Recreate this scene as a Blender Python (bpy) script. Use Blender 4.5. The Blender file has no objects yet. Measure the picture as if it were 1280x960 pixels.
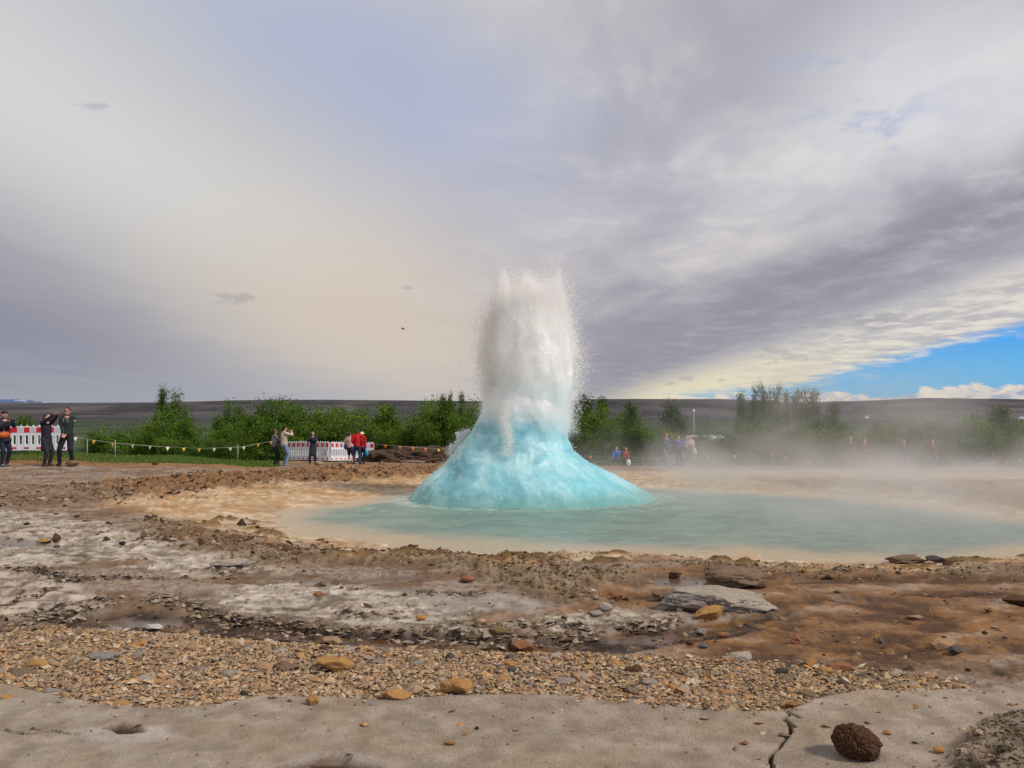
import bpy, bmesh, math, random
import numpy as np
from mathutils import Vector, Matrix

random.seed(7)
RNG = np.random.default_rng(7)
SC = bpy.context.scene
COL = SC.collection

# ------------------------------------------------------------------ camera
H = 1.7                      # eye height
F = 1035.0                   # focal length in pixels of the 1280x960 photograph
PITCH = math.atan(32.0 / F)  # horizon at y = 512
cam_d = bpy.data.cameras.new("camera")
cam = bpy.data.objects.new("camera", cam_d)
COL.objects.link(cam)
cam.location = (0, 0, H)
cam.rotation_euler = (math.pi / 2 + PITCH, 0, 0)
cam_d.sensor_width = 36.0
cam_d.lens = 36.0 * F / 1280.0
cam_d.clip_start = 0.1
cam_d.clip_end = 60000
SC.camera = cam

# ------------------------------------------------------------------ exposure and render settings
SC.view_settings.view_transform = 'Standard'
SC.view_settings.look = 'None'
SC.view_settings.exposure = 0.0
SC.view_settings.gamma = 1.0
SC.view_settings.use_curve_mapping = False
SC.render.engine = 'CYCLES'
SC.cycles.use_denoising = True
SC.cycles.volume_step_rate = 0.22
SC.cycles.volume_max_steps = 256
SC.cycles.max_bounces = 8
SC.cycles.volume_bounces = 6
SC.cycles.transparent_max_bounces = 12

# ------------------------------------------------------------------ sun
SUN_EL = math.radians(42)
SUN_AZ = math.radians(118)   # clockwise from +Y (straight ahead): from the right, a little behind the camera
sun_dir = Vector((math.sin(SUN_AZ) * math.cos(SUN_EL), math.cos(SUN_AZ) * math.cos(SUN_EL), math.sin(SUN_EL)))
sun_d = bpy.data.lights.new("sun", 'SUN')
sun_d.energy = 3.1
sun_d.angle = math.radians(8.0)
sun_d.color = (1.0, 0.90, 0.76)
sun = bpy.data.objects.new("sun", sun_d)
COL.objects.link(sun)
sun.location = (20, -8, 20)
sun.rotation_euler = sun_dir.to_track_quat('Z', 'Y').to_euler()


def lin1(c):
    c = c / 255.0
    return c / 12.92 if c <= 0.04045 else ((c + 0.055) / 1.055) ** 2.4


def lin(r, g, b, k=1.0):
    return (lin1(r) * k, lin1(g) * k, lin1(b) * k)


# ------------------------------------------------------------------ node expression helper
class NT:
    def __init__(s, tree):
        s.t = tree

    def node(s, typ, **kw):
        n = s.t.nodes.new(typ)
        for k, v in kw.items():
            setattr(n, k, v)
        return n

    def put(s, sock, v):
        if isinstance(v, E):
            s.t.links.new(v.s, sock)
        elif isinstance(v, bpy.types.NodeSocket):
            s.t.links.new(v, sock)
        elif isinstance(v, (tuple, list)):
            v = tuple(v)
            if sock.type == 'RGBA' and len(v) == 3:
                v = v + (1.0,)
            sock.default_value = v
        else:
            sock.default_value = v

    def math(s, op, *a, clamp=False):
        n = s.node('ShaderNodeMath', operation=op, use_clamp=clamp)
        for i, v in enumerate(a):
            s.put(n.inputs[i], v)
        return E(s, n.outputs[0])

    def smooth(s, v, a, b):
        n = s.node('ShaderNodeMapRange', interpolation_type='SMOOTHSTEP')
        s.put(n.inputs['Value'], v)
        s.put(n.inputs['From Min'], a)
        s.put(n.inputs['From Max'], b)
        return E(s, n.outputs[0])

    def mix(s, f, a, b, mode='MIX'):
        n = s.node('ShaderNodeMix', data_type='RGBA', blend_type=mode)
        s.put(n.inputs[0], f)
        s.put(n.inputs[6], a)
        s.put(n.inputs[7], b)
        return E(s, n.outputs[2])

    def xyz(s, x, y, z):
        n = s.node('ShaderNodeCombineXYZ')
        s.put(n.inputs[0], x), s.put(n.inputs[1], y), s.put(n.inputs[2], z)
        return E(s, n.outputs[0])

    def sep(s, v):
        n = s.node('ShaderNodeSeparateXYZ')
        s.put(n.inputs[0], v)
        return [E(s, o) for o in n.outputs]

    def noise(s, vec, scale, detail=4, rough=0.5, dist=0.0, col=False):
        n = s.node('ShaderNodeTexNoise')
        if vec is not None:
            s.put(n.inputs['Vector'], vec)
        n.inputs['Scale'].default_value = scale
        n.inputs['Detail'].default_value = detail
        n.inputs['Roughness'].default_value = rough
        n.inputs['Distortion'].default_value = dist
        return E(s, n.outputs[1] if col else n.outputs[0])


class E:
    def __init__(s, nt, sock):
        s.n, s.s = nt, sock

    def __add__(s, o): return s.n.math('ADD', s, o)
    def __radd__(s, o): return s.n.math('ADD', o, s)
    def __sub__(s, o): return s.n.math('SUBTRACT', s, o)
    def __rsub__(s, o): return s.n.math('SUBTRACT', o, s)
    def __mul__(s, o): return s.n.math('MULTIPLY', s, o)
    def __rmul__(s, o): return s.n.math('MULTIPLY', o, s)
    def __truediv__(s, o): return s.n.math('DIVIDE', s, o)
    def __rtruediv__(s, o): return s.n.math('DIVIDE', o, s)


# ------------------------------------------------------------------ world: Nishita sky behind a broken cloud deck
world = bpy.data.worlds.new("World")
SC.world = world
world.use_nodes = True
wt = world.node_tree
wt.nodes.clear()
W = NT(wt)


def AE(px, py):
    """azimuth and elevation of a viewing direction (authoring aid)"""
    u, v = (px - 640) / F, (480 - py) / F
    dx, dy, dz = u, math.cos(PITCH) - v * math.sin(PITCH), math.sin(PITCH) + v * math.cos(PITCH)
    return math.atan2(dx, dy), math.atan2(dz, math.hypot(dx, dy))


def build_world():
    tc = W.node('ShaderNodeTexCoord')
    d = E(W, tc.outputs['Generated'])
    x, y, z = W.sep(d)
    az = W.math('ARCTAN2', x, y)
    el = W.math('ARCSINE', z)
    zz = W.math('MAXIMUM', z, 0.0) + 0.07
    cx, cy = x / zz, y / zz                       # where the ray meets the cloud deck
    deck = W.xyz(cx, cy * 0.55, 0.0)
    deck2 = W.xyz(cx + 13.0, cy * 0.3, 4.0)
    n_big = W.noise(deck2, 0.5, 3, 0.5, 0.3)
    n_mid = W.noise(deck, 1.5, 6, 0.56, 0.4)
    n_fine = W.noise(W.xyz(cx * 1.0, cy * 0.8, 7.0), 4.0, 6, 0.6, 0.2)
    soft = W.noise(W.xyz(az * 1.0, el * 2.0, 3.0), 2.2, 3, 0.5)

    def blob(px, py, wx, wy, rot=0.0, wob=0.0):
        a, e = AE(px, py)
        da, de = az - a, el - e
        if wob:
            da = da + (soft - 0.5) * wob
            de = de + (n_mid - 0.5) * wob * 0.5
        c, s_ = math.cos(rot), math.sin(rot)
        u = (da * c + de * s_) / (wx / F)
        v = (de * c - da * s_) / (wy / F)
        return W.math('EXPONENT', (u * u + v * v) * -1.0)

    def halfline(p, q, noise_amp=0.0, nn=None):
        """signed elevation distance (in photo pixels) above the line p-q"""
        (a0, e0), (a1, e1) = AE(*p), AE(*q)
        k = (e1 - e0) / (a1 - a0)
        r = (el - ((az - a0) * k + e0)) * F
        if noise_amp:
            r = r + ((nn or n_mid) - 0.5) * noise_amp
        return r

    # base deck colour, mottled
    right = W.smooth(az + (soft - 0.5) * 0.25, -0.18, 0.25)
    m = W.smooth(n_mid * 0.55 + n_big * 0.45, 0.36, 0.66)
    col = W.mix(m, lin(176, 174, 183), lin(206, 202, 204))
    # left: smooth stratus
    ls = W.mix(soft, lin(184, 185, 192), lin(204, 203, 204))
    col = W.mix(right, ls, col)
    # blue thin veil top middle
    col = W.mix(blob(480, 110, 330, 120, -0.35, 0.3) * 0.75, col, lin(168, 179, 210))
    # dull dark lower left
    col = W.mix(W.math('MULTIPLY', blob(-40, 395, 430, 165, -0.15, 0.3), 1.0, clamp=True), col, lin(141, 142, 158))
    col = W.mix(blob(330, 492, 420, 34, 0, 0.1) * 0.65, col, lin(160, 163, 174))
    # bright diagonal band
    b1 = halfline((0, 110), (600, 425))
    band = W.math('EXPONENT', (b1 / 120.0) * (b1 / 120.0) * -1.0) * W.smooth(az, 0.10, -0.16)
    warm = W.smooth(az, -0.50, -0.02)
    col = W.mix(band * 0.85, col, W.mix(warm, lin(214, 215, 215), lin(217, 205, 192)))
    col = W.mix(blob(450, 400, 240, 75, -0.2, 0.2) * 0.8, col, lin(211, 197, 180))
    col = W.mix(blob(720, 340, 200, 110, 0.0, 0.3) * 0.4, col, lin(196, 188, 188))
    # right side bright breaks
    brk = W.smooth(n_fine * 0.4 + n_mid * 0.6, 0.47, 0.66)
    col = W.mix(brk * right * 0.65, col, lin(229, 223, 216))
    col = W.mix(W.smooth(n_mid, 0.50, 0.36) * right * 0.4, col, lin(158, 157, 170))
    col = W.mix(blob(1190, 130, 190, 110, 0.3, 0.3) * 0.65, col, lin(226, 226, 232))
    col = W.mix(W.smooth(n_fine, 0.50, 0.36) * blob(1085, 135, 90, 60, 0.2, 0.3), col, lin(166, 180, 212))
    # darker streak that falls from the right to the middle of the horizon
    b2 = halfline((700, 478), (1280, 250), 60.0, n_mid)
    st = W.math('EXPONENT', (b2 / 66.0) * (b2 / 66.0) * -1.0) * W.smooth(az, 0.0, 0.14) * W.smooth(n_fine, 0.10, 0.62)
    col = W.mix(W.math('MULTIPLY', st, 1.0, clamp=True), col, lin(147, 147, 160))
    col = W.mix(blob(790, 430, 130, 70, 0.1, 0.2) * 0.75, col, lin(150, 151, 164))
    # pale, warm underside below the streak
    b3 = halfline((715, 499), (1280, 322), 26.0, n_fine)
    pale = W.smooth(b3, 12.0, -30.0) * W.smooth(az, 0.05, 0.2)
    pal_c = W.mix(W.smooth(n_fine, 0.4, 0.62), lin(188, 186, 188), lin(226, 220, 210))
    pal_c = W.mix(W.smooth(el, 0.10, 0.01) * W.smooth(az, 0.50, 0.28) * 0.9, pal_c, lin(236, 226, 190))
    col = W.mix(pale * 0.95, col, pal_c)
    # small dark scud clouds
    scud = W.noise(W.xyz(az, el * 3.0, 5.0), 48.0, 5, 0.65, 0.5)
    for px, py, wx, wy in ((300, 372, 22, 5), (512, 361, 7, 3), (978, 443, 20, 6), (1105, 400, 22, 7), (118, 132, 10, 4),
                           (858, 473, 9, 3), (840, 480, 6, 2), (902, 474, 5, 2), (1060, 402, 40, 6)):
        col = W.mix(W.smooth(blob(px, py, wx * 1.5, wy * 1.6, 0.05, 0.0) + (scud - 0.5) * 2.6, 0.35, 1.0) * 0.34 * W.smooth(blob(px, py, wx * 1.8, wy * 2, 0.05), 0.02, 0.3), col, lin(135, 136, 150))
    # blue gap: the clear Nishita sky, seen under the edge of the deck
    sky = W.node('ShaderNodeTexSky', sky_type='NISHITA', sun_disc=False)
    sky.sun_elevation = SUN_EL
    sky.sun_rotation = SUN_AZ
    sky.air_density = 1.0
    sky.dust_density = 0.3
    sky.ozone_density = 3.0
    skyc = W.mix(1.0, E(W, sky.outputs[0]), (0.09, 0.09, 0.09), 'MULTIPLY')
    deep = W.mix(1.0, skyc, (0.27, 0.80, 1.62), 'MULTIPLY')
    g1 = halfline((1000, 478), (1280, 402), 26.0, n_fine)
    g2 = halfline((800, 497), (1000, 480), 10.0, n_fine)
    edge = W.math('MINIMUM', g1, g2)
    gap = W.smooth(edge + (n_fine - 0.5) * 14.0, 8.0, -11.0) * W.smooth(az, 0.14, 0.22)
    # cumulus bank on the horizon
    cu = W.noise(W.xyz(az * 1.0, el * 2.6, 1.0), 17.0, 6, 0.6, 0.3)
    cu2 = W.noise(W.xyz(az * 1.0, el * 2.2, 4.0), 42.0, 5, 0.65, 0.3)
    tall = W.smooth(az, 0.35, 0.55)
    top = 0.016 + tall * 0.011
    cum = W.smooth(top + (cu - 0.5) * 0.05 + (cu2 - 0.5) * 0.016 - el, -0.0015, 0.0035) * W.smooth(el, -0.08, -0.02)
    cuc = W.mix(W.smooth(cu2 * .7 + cu * .3 + el * 5.0, 0.45, 0.68), lin(160, 170, 192), lin(230, 220, 204))
    wisp = W.smooth(cu, 0.56, 0.70) * 0.5
    deep = W.mix(W.smooth(el, 0.09, 0.01) * 0.4, deep, lin(130, 196, 232))
    deep = W.mix(wisp, deep, lin(170, 190, 214))
    deep = W.mix(cum, deep, cuc)
    col = W.mix(gap, col, deep)
    # below the horizon
    col = W.mix(W.smooth(el, -0.01, -0.05), col, lin(95, 90, 85))
    bg = W.node('ShaderNodeBackground')
    W.put(bg.inputs['Color'], col)
    bg.inputs['Strength'].default_value = 1.0
    out = W.node('ShaderNodeOutputWorld')
    wt.links.new(bg.outputs[0], out.inputs[0])
    world.cycles.sampling_method = 'MANUAL'
    world.cycles.sample_map_resolution = 512


build_world()


# ------------------------------------------------------------------ numpy noise
def _h(ix, iy, iz, seed):
    n = (ix.astype(np.int64) * 374761393 + iy.astype(np.int64) * 668265263 + iz * 2147483647 + seed * 974634777) & 0xffffffff
    n = ((n ^ (n >> 13)) * 1274126177) & 0xffffffff
    n = n ^ (n >> 16)
    return (n & 0xffff).astype(np.float32) / 65535.0


def vn2(x, y, seed=0):
    ix, iy = np.floor(x), np.floor(y)
    fx, fy = (x - ix), (y - iy)
    ix, iy = ix.astype(np.int64), iy.astype(np.int64)
    ux, uy = fx * fx * fx * (fx * (fx * 6 - 15) + 10), fy * fy * fy * (fy * (fy * 6 - 15) + 10)
    a, b = _h(ix, iy, 0, seed), _h(ix + 1, iy, 0, seed)
    c, d = _h(ix, iy + 1, 0, seed), _h(ix + 1, iy + 1, 0, seed)
    return (a + (b - a) * ux) * (1 - uy) + (c + (d - c) * ux) * uy


def fbm(x, y, sc, oc=4, seed=0, g=0.5):
    s, a, t = 0.0, 1.0, 0.0
    x, y = x * sc, y * sc
    for i in range(oc):
        s = s + a * vn2(x, y, seed + i * 17)
        t += a
        a *= g
        x, y = x * 2.03 + y * 0.31 + 5.1, y * 2.03 - x * 0.31 + 3.7
    return s / t


def ridge(x, y, sc, oc=4, seed=0, g=0.5):
    s, a, t = 0.0, 1.0, 0.0
    x, y = x * sc, y * sc
    for i in range(oc):
        s = s + a * (1 - np.abs(vn2(x, y, seed + i * 13) * 2 - 1))
        t += a
        a *= g
        x, y = x * 2.03 + y * 0.31 + 5.1, y * 2.03 - x * 0.31 + 3.7
    return s / t


def vn3(p, seed=0):
    i = np.floor(p)
    f = p - i
    i = i.astype(np.int64)
    u = f * f * (3 - 2 * f)
    r = 0
    for dx in (0, 1):
        for dy in (0, 1):
            for dz in (0, 1):
                w = (u[:, 0] if dx else 1 - u[:, 0]) * (u[:, 1] if dy else 1 - u[:, 1]) * (u[:, 2] if dz else 1 - u[:, 2])
                r = r + w * _h(i[:, 0] + dx, i[:, 1] + dy, (i[:, 2] + dz) * 7919, seed)
    return r


def fbm3(p, sc, oc=4, seed=0, g=0.5):
    s, a, t = 0, 1.0, 0
    p = p * sc
    for k in range(oc):
        s = s + a * vn3(p, seed + k * 11)
        t += a
        a *= g
        p = p * 2.07 + 3.3
    return s / t


def sst(a, b, v):
    t = np.clip((v - a) / (b - a), 0, 1)
    return t * t * (3 - 2 * t)


# ------------------------------------------------------------------ view <-> world authoring aids
CP, SP = math.cos(PITCH), math.sin(PITCH)


def proj(x, y, z):
    yc = y * CP + (z - H) * SP
    zc = -y * SP + (z - H) * CP
    yc = np.maximum(yc, 0.05)
    return 640 + F * x / yc, 480 - F * zc / yc


def unproj(px, py, z=0.0):
    u, v = (px - 640) / F, (480 - py) / F
    dy, dz = CP - v * SP, SP + v * CP
    t = (z - H) / np.minimum(dz, -1e-4)
    return u * t, dy * t


def at_depth(px, Y):
    """world x of a photo column at depth Y"""
    return (px - 640) / F * Y


def dist_poly(X, Y, P):
    """signed distance to polygon P (negative inside)"""
    P = np.asarray(P, dtype=np.float64)
    n = len(P)
    d = np.full(X.shape, 1e18)
    ins = np.zeros(X.shape, bool)
    for i in range(n):
        ax, ay = P[i]
        bx, by = P[(i + 1) % n]
        ex, ey = bx - ax, by - ay
        wx, wy = X - ax, Y - ay
        t = np.clip((wx * ex + wy * ey) / (ex * ex + ey * ey + 1e-12), 0, 1)
        d = np.minimum(d, (wx - ex * t) ** 2 + (wy - ey * t) ** 2)
        if ay != by:
            c = ((ay > Y) != (by > Y)) & (X < (bx - ax) * (Y - ay) / (by - ay) + ax)
            ins ^= c
    d = np.sqrt(d)
    return np.where(ins, -d, d)


# ------------------------------------------------------------------ terrain base profile
HORIZON = 512.0


def zpy(Y, py):
    return H - Y * (py - HORIZON) / F


RIDGE_PX = [-800, -200, 0, 60, 200, 350, 480, 600, 740, 900, 1000, 1080, 1160, 1280, 1500, 2200]
RIDGE_PY = [503, 501, 503.5, 503.5, 503, 499.5, 500.5, 501.5, 499.5, 499, 503, 501, 497.5, 499.5, 498, 502]
COLS = {  # photo column -> list of (depth, z)
    -400: [(9, 0), (22, 0), (26, -.04), (31, .0), (33, .0), (40, -.7), (60, -3)],
    60: [(9, 0), (22, -.02), (26, -.06), (31, -.02), (33, -.0), (40, -.7), (60, -3)],
    200: [(9, 0), (20, -.05), (26, -.08), (32, -.30), (38, -.42), (44, -1.0), (60, -2.6)],
    350: [(7.2, 0), (9.8, -0.11), (20, -.10), (25, -.10), (36, -.74), (42, -1.02), (46, -1.15), (52, -1.5), (60, -2.4)],
    480: [(7.2, 0), (9.8, -0.13), (20, -.12), (25, -.12), (36, -.74), (42, -1.06), (49, -1.34), (54, -1.6), (62, -2.5)],
    650: [(7.2, 0), (9.8, -0.13), (21, -.15), (25, -.20), (36, -.9), (45, -1.35), (52, -1.8), (62, -2.8)],
    850: [(7.2, 0), (9.8, -0.13), (21, -.13), (26, -.38), (34, -.78), (45, -1.37), (52, -1.85), (62, -2.9)],
    1080: [(7.2, 0), (9.8, -0.13), (20, -.08), (26, -.36), (34, -.80), (42, -1.25), (52, -1.9), (62, -2.9)],
    1280: [(7.2, 0), (9.8, -0.12), (17, .0), (22, -.12), (30, -.50), (42, -1.20), (52, -1.9), (62, -2.9)],
    1700: [(9, 0), (17, .0), (22, -.12), (30, -.50), (42, -1.20), (52, -1.9), (62, -2.9)],
}


def base_z(x, y):
    x = np.asarray(x, dtype=np.float64)
    y = np.asarray(y, dtype=np.float64)
    r = np.hypot(x, y)
    az = np.arctan2(x, y)
    azc = np.clip(az, -0.80, 0.80)
    px = 640 + F * np.tan(azc)
    keys = sorted(COLS)
    zs = []
    for k in keys:
        kn = COLS[k]
        c = math.cos(math.atan((k - 640) / F))
        ys = [a for a, _ in kn] + [100, 200, 500, 1500, 3200]
        v = [b for _, b in kn] + [-6.5, -14, -20, -20, -20]
        zs.append(np.interp(r, np.array(ys) / c, v))
    zs = np.array(zs)
    f = np.interp(px, keys, np.arange(len(keys)))
    i = np.clip(np.floor(f).astype(int), 0, len(keys) - 2)
    t = f - i
    t = t * t * (3 - 2 * t)
    idx = np.arange(x.size)
    zf = zs.reshape(len(keys), -1)
    ir = i.ravel()
    z = (zf[ir, idx] * (1 - t.ravel()) + zf[ir + 1, idx] * t.ravel()).reshape(x.shape)
    # far moor: a long dark ridge
    pxa = 640 + F * np.tan(np.clip(az, -1.0, 1.0))
    top = np.interp(pxa, RIDGE_PX, RIDGE_PY)
    far = 6500.0
    ztop = H + (HORIZON - top) / F * far * np.cos(np.clip(az, -1, 1))
    s = sst(3000, far, r)
    und = (fbm(x, y, 1 / 900.0, 4, 5) - 0.5) * 34 * sst(2500, 4500, r) * (1 - sst(5600, 6500, r))
    z = z + (ztop + 20) * s + und - sst(7000, 11000, r) * 20
    return z


POOL_Z = -0.20
pool_px = [(352, 650), (372, 641), (402, 633), (450, 626), (520, 617), (600, 611), (680, 608), (760, 610), (850, 613), (950, 616),
           (1050, 621), (1140, 631), (1220, 642), (1300, 652), (1390, 664), (1440, 680), (1380, 690), (1280, 695), (1200, 697),
           (1100, 698), (1000, 697), (900, 694), (800, 690), (700, 686), (600, 684), (500, 681), (430, 676), (380, 667)]
POOL = [unproj(a, b, POOL_Z) for a, b in pool_px]
GX, GY = at_depth(657, 17.6), 17.6      # the vent


def polyw(pts):
    return [unproj(a, b, 0.0) for a, b in pts]


# ------------------------------------------------------------------ ground: heights and colours
GAIN = 0.84      # display colour -> albedo under this light


def C3(r, g, b):
    return np.array(lin(r, g, b)) * GAIN


def ground_fields(x, y):
    """height, colour, wetness for arrays of world x, y"""
    zb = base_z(x, y)
    r = np.hypot(x, y)
    behind = (y < 1.2) | (np.abs(np.arctan2(x, y)) > 1.0)
    px, py = proj(x, np.maximum(y, 0.6), zb)
    near = (r < 60) & ~behind
    VX, VY = unproj(px, np.maximum(py, 545.0), 0.0)   # virtual plane position for the masks
    VX = np.where(behind, x, VX)
    VY = np.where(behind, np.minimum(y, 2.0), VY)
    w1 = fbm(VX, VY, 1.1, 4, 21) - 0.5
    w2 = fbm(VX, VY, 1.1, 4, 57) - 0.5
    w3 = fbm(VX, VY, 6.0, 3, 91) - 0.5
    k = np.clip(VY / 10.0, 0.3, 2.0)
    WX = VX + w1 * 1.0 * k + w3 * 0.22
    WY = VY + w2 * 0.7 * k + w3 * 0.16

    def mask(pts, soft=0.08, warp=1.0, grow=0.0):
        P = polyw(pts)
        X = VX + (WX - VX) * warp
        Y = VY + (WY - VY) * warp
        m = np.zeros(x.shape)
        arr = np.array(P)
        pad = soft * 4 + 0.5 + grow
        b = near & (X > arr[:, 0].min() - pad) & (X < arr[:, 0].max() + pad) & (Y > arr[:, 1].min() - pad) & (Y < arr[:, 1].max() + pad)
        if b.any():
            d = dist_poly(X[b], Y[b], P) - grow
            m[b] = 1 - sst(-soft, soft, d)
        return m

    n1 = fbm(VX, VY, 0.9, 5, 1)
    n2 = fbm(VX * 0.7, VY * 1.3, 2.6, 5, 2)
    n3 = fbm(VX, VY, 9.0, 3, 3, .45)
    n4 = .5 + (fbm(VX, VY, 26.0, 2, 4, .4) - .5) * (1 - sst(4.5, 8.5, r))
    rd = ridge(VX, VY, 2.2, 5, 8)
    rd2 = ridge(VX, VY, 7.0, 4, 9)
    rd3 = ridge(VX, VY, 15.0, 2, 10, .4)

    z = zb.copy()
    # ---- pool signed distance (real xy)
    pd = np.full(x.shape, 50.0)
    b = (r > 7) & (r < 32) & ~behind
    if b.any():
        pd[b] = dist_poly(x[b] + (fbm(x[b], y[b], 0.9, 4, 31) - .5) * 0.9, y[b] + (fbm(x[b], y[b], 0.9, 4, 32) - .5) * 1.2, POOL)
    apron = 1 - sst(0.0, 1.0, pd / 1.7)

    # ---- masks
    SLAB_EDGE = [(-300, 838), (0, 853), (60, 866), (120, 878), (200, 884), (262, 880), (330, 868), (400, 870), (480, 873), (560, 868),
                 (640, 866), (700, 868), (760, 874), (820, 881), (900, 886), (985, 888), (1020, 874), (1080, 862), (1150, 864),
                 (1230, 858), (1290, 850), (1600, 845)]
    slab = mask(SLAB_EDGE + [(2600, 1500), (640, 9000), (-1500, 1500)], 0.012, 0.10)
    slab = np.where(behind | (r < 2.4), 1.0, slab)
    gravel_px = [(-300, 800), (-100, 792), (0, 787), (80, 783), (150, 783), (240, 785), (300, 790), (400, 797), (500, 803), (620, 806), (700, 812),
                 (800, 817), (900, 822), (960, 827), (1040, 834), (1120, 838), (1190, 846), (1215, 858), (1140, 872), (1090, 876), (1020, 885),
                 (985, 900), (900, 900), (640, 885), (400, 885), (200, 900), (0, 870), (-300, 860)]
    gravel = mask(gravel_px, 0.06, 0.25) * (1 - slab)
    chan = mask([(55, 776), (120, 766), (175, 758), (230, 764), (330, 772), (420, 783), (520, 792), (620, 797), (700, 796), (745, 789),
                 (790, 779), (860, 772), (985, 762), (995, 774), (900, 796), (830, 806), (740, 812), (640, 812), (500, 806), (400, 803),
                 (300, 797), (200, 788), (100, 782)], 0.07, 0.12)
    rust = mask([(770, 716), (860, 708), (960, 712), (1100, 714), (1330, 716), (1500, 760), (1330, 822), (1200, 828), (1080, 832), (980, 826),
                 (880, 818), (800, 812), (780, 800), (900, 790), (985, 768), (820, 745)], 0.25, 0.5)
    rust2 = mask([(640, 735), (760, 722), (850, 740), (800, 752), (700, 765), (600, 758)], 0.2, 0.5)
    plateL = mask([(-300, 690), (0, 706), (60, 716), (110, 736), (140, 750), (100, 764), (40, 775), (-300, 790)], 0.06, 0.3)
    plates = mask([(-400, 582), (-400, 706), (0, 704), (80, 704), (160, 716), (262, 716), (300, 712), (360, 722), (300, 730), (220, 745), (250, 760), (330, 770), (420, 779),
                   (560, 788), (700, 792), (745, 784), (830, 768), (840, 757), (760, 757), (640, 762), (600, 742), (520, 735), (420, 730), (330, 705),
                   (250, 690), (150, 655), (60, 640), (-60, 625)], 0.25, 0.5)
    slipg = mask([(520, 735), (640, 738), (700, 755), (660, 762), (520, 757)], 0.2, 0.5)
    crust = np.maximum.reduce([
        mask([(-200, 608), (60, 606), (170, 604), (255, 612), (240, 622), (150, 628), (60, 634), (-200, 634)], 0.5, 0.6) * 0.8,
        mask([(170, 648), (230, 652), (300, 662), (380, 675), (450, 684), (420, 702), (360, 712), (290, 700), (210, 680), (160, 660)], 0.3, 0.6),
        mask([(400, 684), (520, 683), (600, 687), (660, 690), (730, 702), (800, 722), (740, 730), (690, 724), (760, 752), (690, 752), (640, 735), (560, 712), (430, 702)], 0.2, 0.5),
        mask([(700, 700), (790, 704), (830, 716), (760, 722)], 0.2, 0.5) * 0.7,
        mask([(870, 704), (960, 700), (1060, 702), (1180, 700), (1330, 704), (1330, 722), (1180, 718), (1000, 722), (900, 716)], 0.25, 0.6) * 0.7])
    brow = mask([(100, 607), (180, 598), (290, 590), (400, 586), (480, 582), (570, 580), (640, 580), (640, 590), (560, 594), (470, 600), (360, 604), (280, 612), (180, 620)], 0.5, 0.5)
    sandL = mask([(200, 618), (290, 605), (400, 597), (520, 590), (640, 590), (640, 600), (520, 625), (380, 640), (350, 655), (430, 680), (340, 668), (250, 650), (190, 640), (120, 632)], 0.5, 0.5)
    sandR = mask([(700, 595), (900, 585), (1300, 590), (1500, 600), (1500, 650), (1280, 640), (1100, 620), (900, 612), (700, 606)], 0.6, 0.5)
    rustF = mask([(930, 596), (1060, 600), (1300, 600), (1500, 610), (1500, 640), (1250, 634), (1190, 620), (1060, 612), (960, 608)], 0.8, 0.8)
    hole1 = mask([(130, 908), (150, 903), (172, 906), (180, 914), (150, 916)], 0.02, 0.08)
    hole2 = mask([(345, 958), (390, 946), (430, 946), (490, 964), (560, 990), (300, 990)], 0.03, 0.08)
    mound = mask([(1215, 925), (1240, 905), (1290, 893), (1420, 890), (1420, 1010), (1180, 1010), (1190, 960)], 0.10, 0.12)

    # ---- puddles: flat, wet
    pud = np.zeros(x.shape)
    for cx_, cy_, w_, h_ in ((410, 724, 30, 6), (505, 722, 50, 6), (455, 733, 18, 4), (570, 766, 36, 3), (250, 744, 42, 6), (170, 771, 70, 5),
                             (1068, 745, 24, 6), (835, 722, 50, 10), (20, 675, 40, 7), (800, 790, 70, 7), (900, 782, 50, 5), (410, 947, 30, 5)):
        q = ((px - cx_ + w1 * 60) / w_) ** 2 + ((py - cy_ + w2 * 14) / h_) ** 2
        pud = np.maximum(pud, (1 - sst(0.55, 1.0, q)) * near)

    # ---- heights
    inner = 1 - np.maximum(apron, 0) * 0.9
    terr = n1 * 5.5 + n2 * 1.6
    st = np.floor(terr) + sst(0.78, 1.0, terr - np.floor(terr))
    flat_zone = (1 - slab) * (1 - gravel) * near * (1 - sst(30, 40, r)) * (1 - .75 * plateL)
    z += (st - 3.4) * 0.022 * flat_zone * (1 - .7 * chan) * inner * (1 - rust * 0.92)
    lg = fbm(VX * .55, VY * 1.9, 2.3, 5, 15)
    t2 = lg * 9.0
    s2 = np.floor(t2) + sst(0.80, 1.0, t2 - np.floor(t2))
    z += (s2 - t2) * 0.020 * flat_zone * inner * (1 - rust * .7)
    z += (n3 - 0.5) * 0.024 * flat_zone * inner
    z += (n4 - 0.5) * 0.008 * flat_zone
    z += (n1 - 0.5) * 0.018 * slab * near + (n3 - .5) * 0.006 * slab
    # layered slab at left: curved laminae
    lam = (VY * 3.3 + VX * 1.15 + w1 * 1.6 + w3 * .35)
    lams = np.floor(lam) + sst(0.70, 1.0, lam - np.floor(lam))
    z += plateL * (0.03 + (lams - lam) * 0.045 + np.clip(0.05 * (6.4 - VY), -0.03, .03))
    z += crust * (rd * 0.11 - 0.05 + (rd2 - .5) * 0.07 + (rd3 - .5) * .06 + (n4 - .5) * .04) * inner
    z += brow * (0.03 + (rd - 0.55) * 0.22 + (rd2 - .5) * .12 + (rd3 - .5) * .07)
    z += sandL * ((rd2 - .5) * 0.05 + (n2 - .5) * .10) * inner
    z += (sandR * ((rd2 - .5) * 0.06 + (n2 - .5) * .12) + rustF * (rd - .5) * 0.22) * inner
    z += rust * ((n2 - 0.5) * 0.02 + (rd2 - .5) * 0.022 + (rd3 - .5) * .012)
    z -= chan * 0.045
    z -= gravel * 0.02
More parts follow.
